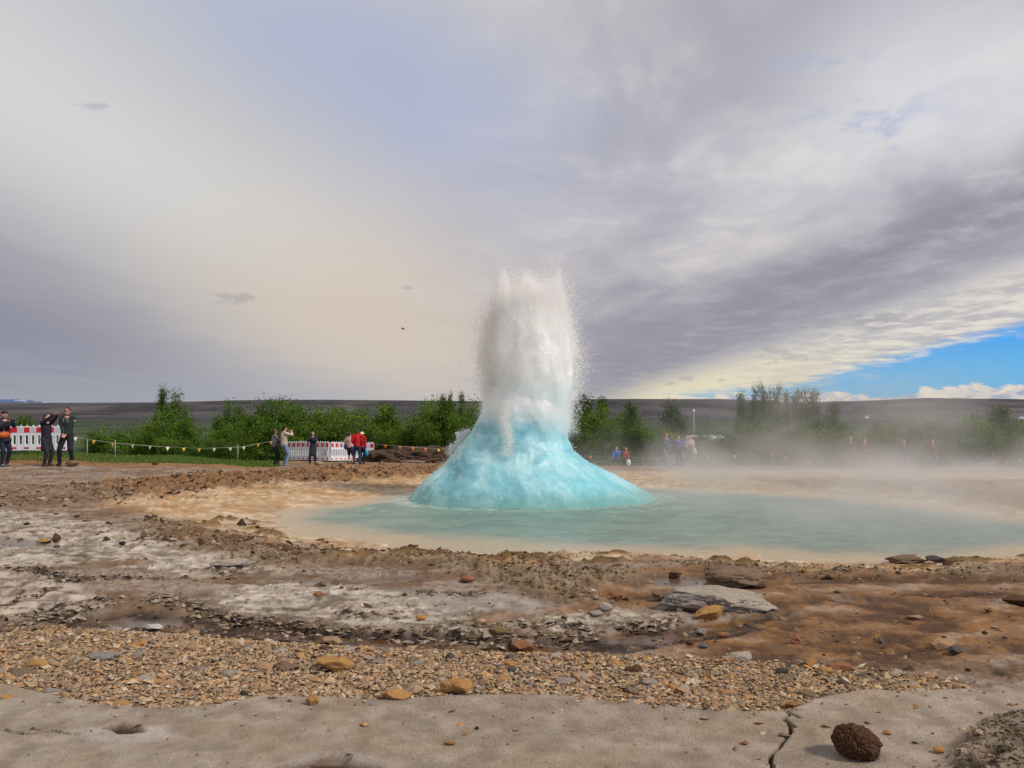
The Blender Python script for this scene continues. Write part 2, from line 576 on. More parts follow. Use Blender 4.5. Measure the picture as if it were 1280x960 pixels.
    z -= hole1 * 0.035 + hole2 * 0.04
    z += mound * ((rd - .35) * 0.10 + (rd2 - .5) * 0.06 + (rd3 - .5) * .03 + 0.03)
    zp = zb - 0.035 * (r < 16)
    z = z * (1 - pud) + (zp - .035 * chan + 0.004 * (n1 - .5)) * pud
    # ledges traced along the front edges of the sinter plates: the plate rises to its lip, then drops
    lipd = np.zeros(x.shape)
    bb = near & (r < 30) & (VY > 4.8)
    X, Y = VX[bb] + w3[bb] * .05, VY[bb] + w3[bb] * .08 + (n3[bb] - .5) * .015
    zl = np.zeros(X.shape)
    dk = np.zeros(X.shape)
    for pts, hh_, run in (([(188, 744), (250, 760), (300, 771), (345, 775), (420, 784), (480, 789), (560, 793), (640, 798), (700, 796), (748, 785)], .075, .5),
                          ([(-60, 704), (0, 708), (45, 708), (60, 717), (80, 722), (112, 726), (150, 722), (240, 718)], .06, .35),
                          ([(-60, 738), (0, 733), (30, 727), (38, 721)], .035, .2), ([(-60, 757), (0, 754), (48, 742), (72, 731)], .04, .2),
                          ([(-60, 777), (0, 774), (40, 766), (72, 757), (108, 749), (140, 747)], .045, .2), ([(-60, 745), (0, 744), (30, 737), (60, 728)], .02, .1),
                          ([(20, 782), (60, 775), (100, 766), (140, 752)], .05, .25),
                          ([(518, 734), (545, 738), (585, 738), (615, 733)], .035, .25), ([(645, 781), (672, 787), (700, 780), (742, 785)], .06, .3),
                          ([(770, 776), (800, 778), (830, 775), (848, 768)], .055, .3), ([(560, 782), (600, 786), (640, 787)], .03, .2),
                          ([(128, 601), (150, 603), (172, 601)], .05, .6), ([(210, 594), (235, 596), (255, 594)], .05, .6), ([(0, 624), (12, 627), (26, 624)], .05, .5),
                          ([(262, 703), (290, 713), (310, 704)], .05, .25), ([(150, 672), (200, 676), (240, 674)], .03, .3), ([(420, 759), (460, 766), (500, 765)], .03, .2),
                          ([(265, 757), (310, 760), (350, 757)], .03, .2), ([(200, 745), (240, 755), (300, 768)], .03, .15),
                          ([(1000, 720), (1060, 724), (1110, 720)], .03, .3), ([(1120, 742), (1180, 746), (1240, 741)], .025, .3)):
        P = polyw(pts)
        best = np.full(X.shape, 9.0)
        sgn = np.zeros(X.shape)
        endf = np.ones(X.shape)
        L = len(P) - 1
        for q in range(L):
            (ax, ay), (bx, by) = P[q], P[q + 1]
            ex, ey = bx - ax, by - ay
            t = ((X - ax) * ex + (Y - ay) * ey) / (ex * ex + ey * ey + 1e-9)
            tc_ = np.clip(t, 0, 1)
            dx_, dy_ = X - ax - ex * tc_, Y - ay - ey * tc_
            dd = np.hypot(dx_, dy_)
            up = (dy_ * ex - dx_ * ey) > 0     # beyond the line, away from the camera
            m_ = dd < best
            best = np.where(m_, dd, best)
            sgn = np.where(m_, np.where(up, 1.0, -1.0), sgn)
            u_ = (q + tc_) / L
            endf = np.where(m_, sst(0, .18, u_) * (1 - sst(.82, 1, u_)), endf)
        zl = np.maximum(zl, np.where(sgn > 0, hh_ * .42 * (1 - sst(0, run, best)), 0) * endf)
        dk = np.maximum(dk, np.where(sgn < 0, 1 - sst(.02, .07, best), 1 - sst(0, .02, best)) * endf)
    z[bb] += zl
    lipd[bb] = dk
    z -= lipd * .02
    # thin laminae on every steep lip and in the layered slab: heights settle into steps of about 1.4 cm
    lamz = np.maximum(np.clip(np.maximum(lipd * 1.2, chan * .8), 0, 1), plateL * .6) * (r < 16) * (1 - pud)
    hq = z + (n2 - .5) * .05 + (n1 - .5) * .05
    stp = .016
    fz = hq / stp - np.floor(hq / stp)
    z += (sst(.65, 1.0, fz) - fz) * stp * lamz
    strat = vn2(VX * 1.6 + 3, hq * 75.0, 5)
    # crack in the slab
    crk = np.zeros(x.shape)
    for pts, wd in (([(962, 962), (966, 944), (978, 926), (990, 914), (985, 905), (992, 908), (975, 897), (985, 892)], 0.012),
                    ([(0, 912), (30, 918), (60, 914), (95, 918)], 0.007), ([(962, 962), (955, 1000)], 0.012),
                    ([(985, 892), (1000, 897), (978, 888)], 0.006)):
        P = polyw(pts)
        for (ax, ay), (bx, by) in zip(P[:-1], P[1:]):
            bb = near & (r < 6.5)
            X, Y = VX[bb] + w3[bb] * .05, VY[bb] + (n3[bb] - .5) * .03
            ex, ey = bx - ax, by - ay
            t = np.clip(((X - ax) * ex + (Y - ay) * ey) / (ex * ex + ey * ey + 1e-9), 0, 1)
            dd = np.hypot(X - ax - ex * t, Y - ay - ey * t)
            crk[bb] = np.maximum(crk[bb], 1 - sst(wd * 0.4, wd * 1.1, dd))
    z -= crk * 0.05

    # pool basin
    tgt = np.where(pd > 0, POOL_Z + 0.02 * pd + (n3 - .5) * 0.015 * np.clip(pd, 0, 1), POOL_Z - np.minimum(0.6, -0.28 * np.minimum(pd, 0)) - 0.004)
    z = z * (1 - apron) + tgt * apron
    # lumps standing along the near rim
    rimb = np.exp(-((pd - 0.75) / 0.38) ** 2) * (y < 14) * (x < 9)
    z += rimb * np.clip(fbm(VX * .8, VY * 1.6, 3.0, 3, 77) - 0.60, 0, 1) * 0.45

    # ---- colours
    def lay(c, m, col):
        return c * (1 - m[..., None]) + np.asarray(col) * m[..., None]

    def mixc(a, b_, t):
        return a[None] * (1 - t[:, None]) + b_[None] * t[:, None] if a.ndim == 1 else a * (1 - t[:, None]) + b_ * t[:, None]

    t = sst(0.35, 0.62, n2)
    c = mixc(C3(140, 112, 86), C3(178, 160, 142), t)
    c = lay(c, sst(.52, .7, n3) * 0.5, C3(120, 92, 68))
    pl = mixc(C3(150, 134, 116), C3(208, 195, 178), sst(0.32, 0.60, n2 * .6 + n3 * .4))
    c = c * (1 - plates[:, None]) + pl * plates[:, None]
    # shade at the plate steps painted in dark brown, then scattered dirt patches
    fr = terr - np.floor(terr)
    step_shade = (1 - sst(0.02, 0.16, fr)) * flat_zone
    c = lay(c, step_shade * 0.65, C3(100, 72, 48))
    fr2 = t2 - np.floor(t2)
    c = lay(c, (1 - sst(0.0, 0.09, np.abs(fr2 - .02))) * sst(.45, .62, fbm(VX, VY, 1.7, 3, 19)) * flat_zone * .75, C3(84, 62, 44))  # painted shade lines along the finer ledge steps
    c = lay(c, sst(.56, .70, fbm(VX * .6, VY * 1.8, 7.0, 4, 29)) * flat_zone * .40, C3(120, 98, 76))
    c = lay(c, sst(0.60, 0.72, n1) * plates * 0.8, C3(138, 106, 76))
    # rust flats
    ru = mixc(C3(104, 74, 50), C3(148, 108, 68), sst(0.36, 0.66, n2))
    ru = lay(ru, sst(0.53, 0.64, n3 * .6 + n1 * .4) * 0.35, C3(160, 116, 68))
    ru = lay(ru, sst(0.66, 0.72, n2) * 0.5, C3(172, 152, 128))
    m = np.maximum(rust, rust2)[:, None]
    c = c * (1 - m) + ru * m
    c = lay(c, slipg, C3(176, 164, 152))
    # crusts
    cr = mixc(C3(66, 48, 34), C3(158, 136, 106), sst(0.35, 0.78, rd * .3 + rd2 * .35 + rd3 * .35))
    cr = lay(cr, sst(.55, .7, n1) * .6, C3(120, 78, 46))
    m = crust[:, None] * 0.9
    c = c * (1 - m) + cr * m
    # sand round the pool
    sl = mixc(C3(190, 152, 108), C3(216, 188, 150), sst(0.35, 0.65, n2))
    sl = lay(sl, sst(0.6, 0.75, rd2) * 0.4, C3(176, 128, 78))
    m = np.maximum(sandL, sandR)[:, None] * 0.95
    c = c * (1 - m) + sl * m
    br = mixc(C3(70, 48, 32), C3(158, 116, 74), sst(0.40, 0.75, rd2 * .4 + rd * .3 + rd3 * .3))
    m = np.maximum(brow, rustF * 0.7)[:, None]
    c = c * (1 - m) + br * m
    # laminated slab at left
    lf = lam - np.floor(lam)
    pL = mixc(C3(168, 150, 132), C3(204, 186, 168), sst(.3, .6, n3))
    pL = lay(pL, (1 - sst(0.0, 0.12, lf)) * sst(.3, .42, n2) * 0.9, C3(70, 48, 30))
    pL = lay(pL, sst(6.5, 5.9, VY) * sst(.45, .6, n3) * .7, C3(196, 140, 70))
    m = plateL[:, None]
    c = c * (1 - m) + pL * m
    # pool apron: cream, orange outer fringe
    ap = mixc(C3(188, 156, 118), C3(212, 188, 156), sst(.35, .6, n2))
    ap = lay(ap, sst(.5, .62, fbm(VX, VY * 2.2, 1.6, 4, 44)) * .55, C3(198, 146, 88))
    m = (1 - sst(0.7, 1.5, pd + w1 * 1.2))
    m = (m * (pd < 40))[:, None] * 0.95
    c = c * (1 - m) + ap * m
    c = lay(c, np.clip(rimb * np.clip(fbm(VX * .8, VY * 1.6, 3.0, 3, 77) - 0.59, 0, 1) * 16, 0, 1), C3(128, 100, 62))
    c = lay(c, sst(-0.05, -0.9, pd) * (pd < 0), C3(120, 140, 125))
    # slab in front
    sb = mixc(C3(168, 151, 132), C3(190, 175, 157), sst(.3, .7, n1 * .3 + n3 * .4 + n2 * .3))
    sb = lay(sb, sst(.60, .70, n2) * .35, C3(164, 134, 100))
    sb = lay(sb, sst(.56, .66, n4) * .25, C3(140, 116, 92))
    m = slab[:, None]
    c = c * (1 - m) + sb * m
    c = lay(c, np.maximum(hole1, hole2), C3(78, 54, 36))
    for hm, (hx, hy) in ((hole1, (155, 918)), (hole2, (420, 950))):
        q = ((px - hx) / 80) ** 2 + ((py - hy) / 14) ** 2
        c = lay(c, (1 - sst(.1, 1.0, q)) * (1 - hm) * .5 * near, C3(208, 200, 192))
    c = lay(c, crk, C3(70, 52, 38))
    mo = mixc(C3(70, 58, 46), C3(160, 144, 124), sst(.35, .7, rd2 * .5 + n3 * .5))
    m = mound[:, None]
    c = c * (1 - m) + mo * m
    # gravel bed under the loose stones
    gr = mixc(C3(116, 90, 64), C3(158, 128, 94), n3)
    m = gravel[:, None]
    c = c * (1 - m) + gr * m
    # channel: dark, mossy, wet
    ch = mixc(C3(54, 38, 22), C3(92, 64, 38), sst(.35, .65, n3 * .6 + n2 * .4))
    ch = lay(ch, sst(.6, .68, n2) * .5, C3(150, 108, 56))
    m = (chan * (1 - gravel))[:, None]
    c = c * (1 - m) + ch * m
    c = lay(c, pud * 0.8, C3(98, 78, 60))

    grainy = (near * (1 - .6 * slab) * (1 - sst(22, 34, r)))[:, None]
    c = c * (1 + grainy * ((n3 - .5) * .9 + (n4 - .5) * .7)[:, None])

    # path, turf and the country beyond (real depth)
    Yd = r * np.cos(np.clip(np.arctan2(x, y), -0.9, 0.9))
    pxa = 640 + F * np.tan(np.clip(np.arctan2(x, y), -0.9, 0.9))
    nf = fbm(x, y, 0.35, 4, 61)
    nh = fbm(x, y, 2.5, 3, 62)
    sv = Yd + (nf - .5) * 2.0
    pathm = sst(26.3, 27.0, sv) * (pxa < 345)
    pathm = np.maximum(pathm, sst(33.5, 35, sv) * (pxa >= 345))
    pathm[behind & (r < 28)] = 0
    pc = mixc(C3(134, 94, 54), C3(170, 126, 80), sst(.3, .7, nf * .5 + nh * .5))
    pc = np.where((pxa > 345)[:, None], mixc(C3(118, 92, 66), C3(160, 128, 92), sst(.3, .7, nh)), pc)
    c = c * (1 - pathm[:, None]) + pc * pathm[:, None]
    edge = np.interp(pxa, [-400, 60, 140, 200, 340, 350, 400, 700, 1300], [30.6, 30.8, 31.0, 32.5, 34.5, 47, 51, 50, 47])
    turf = sst(-.3, .3, sv - edge)
    tc_ = mixc(C3(64, 78, 38), C3(94, 104, 56), sst(.3, .7, nh))
    dirt = (1 - sst(.2, 1.1, np.abs(sv - edge))) * (pxa < 345)
    c = c * (1 - turf[:, None]) + tc_ * turf[:, None]
    c = lay(c, dirt * .7, C3(84, 62, 38))
    rough_ground = turf * (pxa > 345) * (1 - sst(.45, .6, nf))
    c = lay(c, rough_ground * .7, C3(84, 66, 44))
    fieldn = fbm(x * 1.0, y * 0.35, 1 / 55.0, 5, 71)
    fc = mixc(C3(36, 54, 24), C3(66, 82, 40), sst(.35, .65, fieldn))
    m = sst(60, 110, r)[:, None]
    c = c * (1 - m) + fc * m
    moor = fbm(x, y * 0.6, 1 / 260.0, 6, 81, .6)
    mc = mixc(C3(40, 36, 40), C3(74, 67, 68), sst(.38, .66, moor))
    mc = lay(mc, sst(.56, .64, fbm(x, y * .4, 1 / 420.0, 5, 83)) * .5, C3(92, 86, 86))
    mc = mc * (1 + (fbm(x, y * .35, 1 / 85.0, 4, 85, .6) - .5)[:, None] * 1.6)
    m = sst(900, 2400, r + (fieldn - .5) * 1800)[:, None]
    c = c * (1 - m) + mc * m
    c = lay(c, lipd * .8, C3(58, 42, 29))  # shade of the undercut ledge lips, painted into the ground colour
    # wetness
    wet = np.maximum.reduce([pud, chan * (1 - gravel) * (0.55 + .45 * sst(.45, .6, n3)), (1 - sst(0.05, 0.6, pd)) * (pd < 40) * .75,
                             rust * sst(.5, .62, n2 * .6 + (1 - n3) * .4) * .5, np.maximum(sandL, 0) * .25])
    wet *= (r < 40)
    z = np.where(behind & (r < 30), zb + (n3 - .5) * 0.01, z)
    return z, np.clip(c, 0, 1), np.clip(wet, 0, 1), dict(gravel=gravel, slab=slab, pd=pd, px=px, py=py, crust=crust, brow=brow, lip=lipd, plates=plates, chan=chan, rim=rimb, rust=rust, mound=mound)


def new_mesh(name, verts, faces, mat=None, smooth=True, attrs=None):
    """verts (n,3) array; faces (m,k) array or list of tuples"""
    me = bpy.data.meshes.new(name)
    verts = np.asarray(verts, dtype=np.float32)
    if isinstance(faces, np.ndarray):
        m, k = faces.shape
        me.vertices.add(len(verts))
        me.vertices.foreach_set('co', verts.ravel())
        me.loops.add(m * k)
        me.loops.foreach_set('vertex_index', faces.astype(np.int32).ravel())
        me.polygons.add(m)
        me.polygons.foreach_set('loop_start', np.arange(0, m * k, k, dtype=np.int32))
        me.polygons.foreach_set('loop_total', np.full(m, k, dtype=np.int32))
        me.update(calc_edges=True)
    else:
        me.from_pydata([tuple(map(float, v)) for v in verts], [], faces)
        me.update()
    me.polygons.foreach_set('use_smooth', np.full(len(me.polygons), bool(smooth)))
    for an, arr in (attrs or {}).items():
        arr = np.asarray(arr, dtype=np.float32)
        if arr.ndim == 2:
            a = me.attributes.new(an, 'FLOAT_COLOR', 'POINT')
            if arr.shape[1] == 3:
                arr = np.concatenate([arr, np.ones((len(arr), 1), np.float32)], 1)
            a.data.foreach_set('color', arr.ravel())
        else:
            a = me.attributes.new(an, 'FLOAT', 'POINT')
            a.data.foreach_set('value', arr.ravel())
    if mat:
        me.materials.append(mat)
    return me


def link(name, me, parent=None, label=None, cat=None, group=None, kind=None, loc=None):
    o = bpy.data.objects.new(name, me)
    COL.objects.link(o)
    if parent:
        o.parent = parent
    if loc is not None:
        o.location = loc
    for k_, v_ in (('label', label), ('category', cat), ('group', group), ('kind', kind)):
        if v_:
            o[k_] = v_
    return o


def root(name, loc, label, cat, group=None, rz=0.0):
    o = link(name, None, None, label, cat, group, None, loc)
    o.rotation_euler = (0, 0, rz)
    return o


# ------------------------------------------------------------------ materials
def mat_new(name):
    m = bpy.data.materials.new(name)
    m.use_nodes = True
    m.node_tree.nodes.clear()
    return m, NT(m.node_tree)


def finish(m, T, shader, vol=None, disp=None):
    o = T.node('ShaderNodeOutputMaterial')
    if shader is not None:
        T.t.links.new(shader, o.inputs['Surface'])
    if vol is not None:
        T.t.links.new(vol, o.inputs['Volume'])
    return m


def bump(T, hgt, strength, dist, prev=None):
    b = T.node('ShaderNodeBump')
    T.put(b.inputs['Strength'], strength)
    T.put(b.inputs['Distance'], dist)
    T.put(b.inputs['Height'], hgt)
    if prev is not None:
        T.t.links.new(prev, b.inputs['Normal'])
    return b.outputs[0]


def simple_mat(name, col, rough=0.7, nscale=20.0, namp=0.25, bumpd=0.0, spec=0.4, metal=0.0, coord='Object', sheen=0.0):
    m, T = mat_new(name)
    tc = T.node('ShaderNodeTexCoord')
    v = E(T, tc.outputs[coord])
    n = T.noise(v, nscale, 5, 0.6)
    k = n * (2 * namp) + (1 - namp)
    kk = T.xyz(k, k, k)
    c = T.mix(1.0, tuple(col), kk, 'MULTIPLY')
    p = T.node('ShaderNodeBsdfPrincipled')
    T.put(p.inputs['Base Color'], c)
    p.inputs['Roughness'].default_value = rough
    p.inputs['Specular IOR Level'].default_value = spec
    p.inputs['Metallic'].default_value = metal
    if bumpd:
        T.t.links.new(bump(T, n, 1.0, bumpd), p.inputs['Normal'])
    return finish(m, T, p.outputs[0])


def ground_material():
    m, T = mat_new('sinter_ground')
    at = T.node('ShaderNodeAttribute', attribute_name='Col')
    wt_ = T.node('ShaderNodeAttribute', attribute_name='wet')
    wet = E(T, wt_.outputs['Fac'])
    g = T.node('ShaderNodeNewGeometry')
    pos = E(T, g.outputs['Position'])
    n1 = T.noise(pos, 9.0, 8, 0.65, 0.2)
    n2 = T.noise(pos, 60.0, 6, 0.7)
    n3 = T.noise(pos, 190.0, 3, 0.6)
    k = (n1 - 0.5) * 0.75 + (n2 - 0.5) * 0.85 + (n3 - 0.5) * 0.8 + 1.0
    col = T.mix(1.0, E(T, at.outputs['Color']), T.xyz(k, k, k), 'MULTIPLY')
    warm = T.smooth(n2, 0.5, 0.66) * (1.0 - wet)
    col = T.mix(warm * 0.28, col, T.mix(1.0, col, (1.0, 0.78, 0.55), 'MULTIPLY'))
    p = T.node('ShaderNodeBsdfPrincipled')
    T.put(p.inputs['Base Color'], col)
    rg = T.math('SUBTRACT', 0.92, wet * 0.78)
    T.put(p.inputs['Roughness'], rg)
    p.inputs['Specular IOR Level'].default_value = 0.35
    dry = T.math('SUBTRACT', 1.0, wet * 0.92)
    pit = T.node('ShaderNodeTexVoronoi', feature='SMOOTH_F1')
    T.put(pit.inputs['Vector'], T.mix(0.5, pos, T.noise(pos, 18.0, 2, .5, col=True), 'ADD'))
    pit.inputs['Scale'].default_value = 30.0
    pitd = E(T, pit.outputs['Distance'])
    hgt = n1 * 0.6 + n2 * 0.35 + n3 * 0.12 - pitd * 0.22 * T.smooth(n1, 0.42, 0.6)
    b = bump(T, hgt, dry, 0.045)
    T.t.links.new(b, p.inputs['Normal'])
    return finish(m, T, p.outputs[0])


# ------------------------------------------------------------------ ground sheet
def build_ground():
    fine = np.radians(np.linspace(-36.5, 36.5, 740))
    rest = np.radians(np.linspace(36.5, 323.5, 50))[1:-1]
    th = np.concatenate([fine, rest])
    rr = [0.3, 0.8, 1.4, 2.0, 2.5, 2.9]
    v = 3.05
    while v < 32:
        rr.append(v)
        v *= 1.0031 if v < 5.2 else (1.0023 if v < 7.4 else (1.0044 if v < 23 else 1.007))
    while v < 130:
        rr.append(v)
        v *= 1.018
    while v < 14000:
        rr.append(v)
        v *= 1.035
    rr = np.array(rr)
    nr, nt = len(rr), len(th)
    R, T_ = np.meshgrid(rr, th, indexing='ij')
    X, Y = (R * np.sin(T_)).ravel(), (R * np.cos(T_)).ravel()
    z, c, w, _ = ground_fields(X, Y)
    V = np.stack([X, Y, z], 1)
    i = np.arange(nr - 1)[:, None]
    j = np.arange(nt)[None, :]
    j2 = (j + 1) % nt
    a = (i * nt + j).ravel()
    b = (i * nt + j2).ravel()
    cc = ((i + 1) * nt + j2).ravel()
    d = ((i + 1) * nt + j).ravel()
    Fq = np.stack([a, d, cc, b], 1)
    # close the middle under the camera
    me = new_mesh('ground', V, Fq, MAT['ground'], True, {'Col': c, 'wet': w})
    bm = bmesh.new()
    bm.from_mesh(me)
    bm.verts.ensure_lookup_table()
    bm.faces.new([bm.verts[k] for k in range(nt)][::-1])
    bm.to_mesh(me)
    bm.free()
    link('ground', me, kind='structure')
    # sampler
    return rr, th


MAT = {}
MAT['ground'] = ground_material()
build_ground()


def ground_z(x, y):
    z, _, _, _ = ground_fields(np.atleast_1d(np.float64(x)), np.atleast_1d(np.float64(y)))
    return z


# ------------------------------------------------------------------ pool water
def water_material():
    m, T = mat_new('pool_water')
    at = T.node('ShaderNodeAttribute', attribute_name='depth')
    dpt = E(T, at.outputs['Fac'])
    g = T.node('ShaderNodeNewGeometry')
    pos = E(T, g.outputs['Position'])
    x, y, z = T.sep(pos)
    n1 = T.noise(T.xyz(x * 1.0, y * 1.6, 0.0), 1.1, 5, 0.6, 0.6)
    n2 = T.noise(T.xyz(x * 1.0, y * 2.6, 1.0), 4.0, 6, 0.65, 0.5)
    n3 = T.noise(T.xyz(x * 1.0, y * 2.0, 2.0), 16.0, 4, 0.6, 0.2)
    col = T.mix(T.smooth(n1, 0.35, 0.65), lin(108, 124, 110), lin(136, 149, 134))
    col = T.mix(T.smooth(n2, 0.45, 0.65) * 0.35, col, lin(142, 164, 152))
    gx, gy = x - GX, y - GY
    rad = T.math('SQRT', gx * gx + gy * gy)
    col = T.mix(T.smooth(rad, 7.5, 2.0) * 0.4, col, lin(90, 134, 114))
    er = T.math('SQRT', gx * gx + gy * gy * 2.0)
    ring = T.smooth(er, 3.7, 2.75) * T.smooth(n2 * .6 + n3 * .4, 0.42, 0.60)
    ring2 = T.smooth(T.math('ABSOLUTE', er - 4.1 + (n1 - .5) * 1.2), 0.35, 0.0) * T.smooth(n2, 0.5, 0.66) * 0.5
    col = T.mix(T.math('MAXIMUM', ring * 0.75, ring2), col, lin(196, 216, 208))
    col = T.mix(T.smooth(x, 3.0, 7.5) * 0.7, col, lin(128, 140, 134))
    col = T.mix(T.smooth(dpt + (n2 - 0.5) * 0.25, 1.15, -0.05) * 0.97, col, lin(186, 164, 132))
    p = T.node('ShaderNodeBsdfPrincipled')
    T.put(p.inputs['Base Color'], col)
    p.inputs['Roughness'].default_value = 0.22
    p.inputs['IOR'].default_value = 1.33
    b = bump(T, n1 * 0.5 + n2 * 0.6 + n3 * 0.16, 0.75, 0.10)
    T.t.links.new(b, p.inputs['Normal'])
    return finish(m, T, p.outputs[0])


def build_water():
    xs = np.arange(-5.4, 11.6, 0.09)
    ys = np.arange(10.0, 21.6, 0.075)
    X, Y = np.meshgrid(xs, ys)
    x, y = X.ravel(), Y.ravel()
    pd = dist_poly(x + (fbm(x, y, 0.9, 4, 31) - .5) * 0.9, y + (fbm(x, y, 0.9, 4, 32) - .5) * 1.2, POOL)
    r = np.hypot(x - GX, y - GY)
    z = POOL_Z + 0.006 + (ridge(x, y * 1.5, 1.5, 4, 5) - .5) * 0.045 * np.clip(-pd, 0, 1) + (fbm(x, y, 0.5, 3, 9) - .5) * .05 * np.clip(-pd * .5, 0, 1)
    # swell pushed out by the eruption
    z = z + 0.05 * np.exp(-((r - 3.1) / 0.5) ** 2) * np.clip(-pd, 0, 1)
    nx, ny = len(xs), len(ys)
    i, j = np.meshgrid(np.arange(ny - 1), np.arange(nx - 1), indexing='ij')
    a = (i * nx + j).ravel()
    Fq = np.stack([a, a + 1, a + nx + 1, a + nx], 1)
    keep = (pd[Fq].min(1) < 0.25)
    Fq = Fq[keep]
    used = np.unique(Fq)
    mp = np.zeros(len(x), int)
    mp[used] = np.arange(len(used))
    V = np.stack([x, y, z], 1)[used]
    me = new_mesh('pool_water', V, mp[Fq], water_material(), True, {'depth': np.clip(-pd[used], -1, 3)})
    link('pool_water', me, kind='structure')


build_water()


# ------------------------------------------------------------------ geyser
def dome_material():
    m, T = mat_new('turquoise_water_dome')
    at = T.node('ShaderNodeAttribute', attribute_name='foam')
    foam = E(T, at.outputs['Fac'])
    g = T.node('ShaderNodeNewGeometry')
    pos = E(T, g.outputs['Position'])
    x, y, z = T.sep(pos)
    dx, dy = x - GX, y - GY
    ang = T.math('ARCTAN2', dy, dx)
    n1 = T.noise(T.xyz(x, y, z * 1.1), 1.0, 6, 0.6, 0.9)
    n2 = T.noise(T.xyz(ang * 2.6, z * 0.9, 0.0), 3.2, 7, 0.68, 0.8)
    n3 = T.noise(pos, 34.0, 5, 0.7)
    hz = T.smooth(z, 1.25, 1.75)
    fo = T.smooth(n1 * 0.6 + n2 * 0.3 + n3 * 0.10 + foam * 0.06, 0.48, 0.68)
    col = T.mix(T.smooth(n1, 0.35, 0.62), lin(120, 178, 188), lin(154, 206, 210))
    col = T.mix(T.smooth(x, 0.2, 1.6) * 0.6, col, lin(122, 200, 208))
    col = T.mix(fo * 0.6, col, lin(200, 228, 226))
    col = T.mix(T.smooth(n3, 0.62, 0.72) * 0.3, col, lin(84, 150, 168))
    col = T.mix(hz, col, lin(238, 240, 234))
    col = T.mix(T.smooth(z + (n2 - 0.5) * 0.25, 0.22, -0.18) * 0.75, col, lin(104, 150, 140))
    p = T.node('ShaderNodeBsdfPrincipled')
    T.put(p.inputs['Base Color'], col)
    p.inputs['Roughness'].default_value = 0.20
    p.inputs['IOR'].default_value = 1.33
    p.inputs['Subsurface Weight'].default_value = 0.5
    p.inputs['Subsurface Radius'].default_value = (0.05, 0.16, 0.18)
    p.inputs['Subsurface Scale'].default_value = 1.0
    b = bump(T, n1 * 0.4 + n2 * 0.35 + n3 * 0.05, 0.8, 0.06)
    T.t.links.new(b, p.inputs['Normal'])
    return finish(m, T, p.outputs[0])


def spray_material(name, col, emit=None, rough=0.55):
    m, T = mat_new(name)
    d = T.node('ShaderNodeBsdfDiffuse')
    T.put(d.inputs[0], col)
    t = T.node('ShaderNodeBsdfTranslucent')
    T.put(t.inputs[0], col)
    mx = T.node('ShaderNodeMixShader')
    mx.inputs[0].default_value = 0.5
    T.t.links.new(d.outputs[0], mx.inputs[1])
    T.t.links.new(t.outputs[0], mx.inputs[2])
    return finish(m, T, mx.outputs[0])


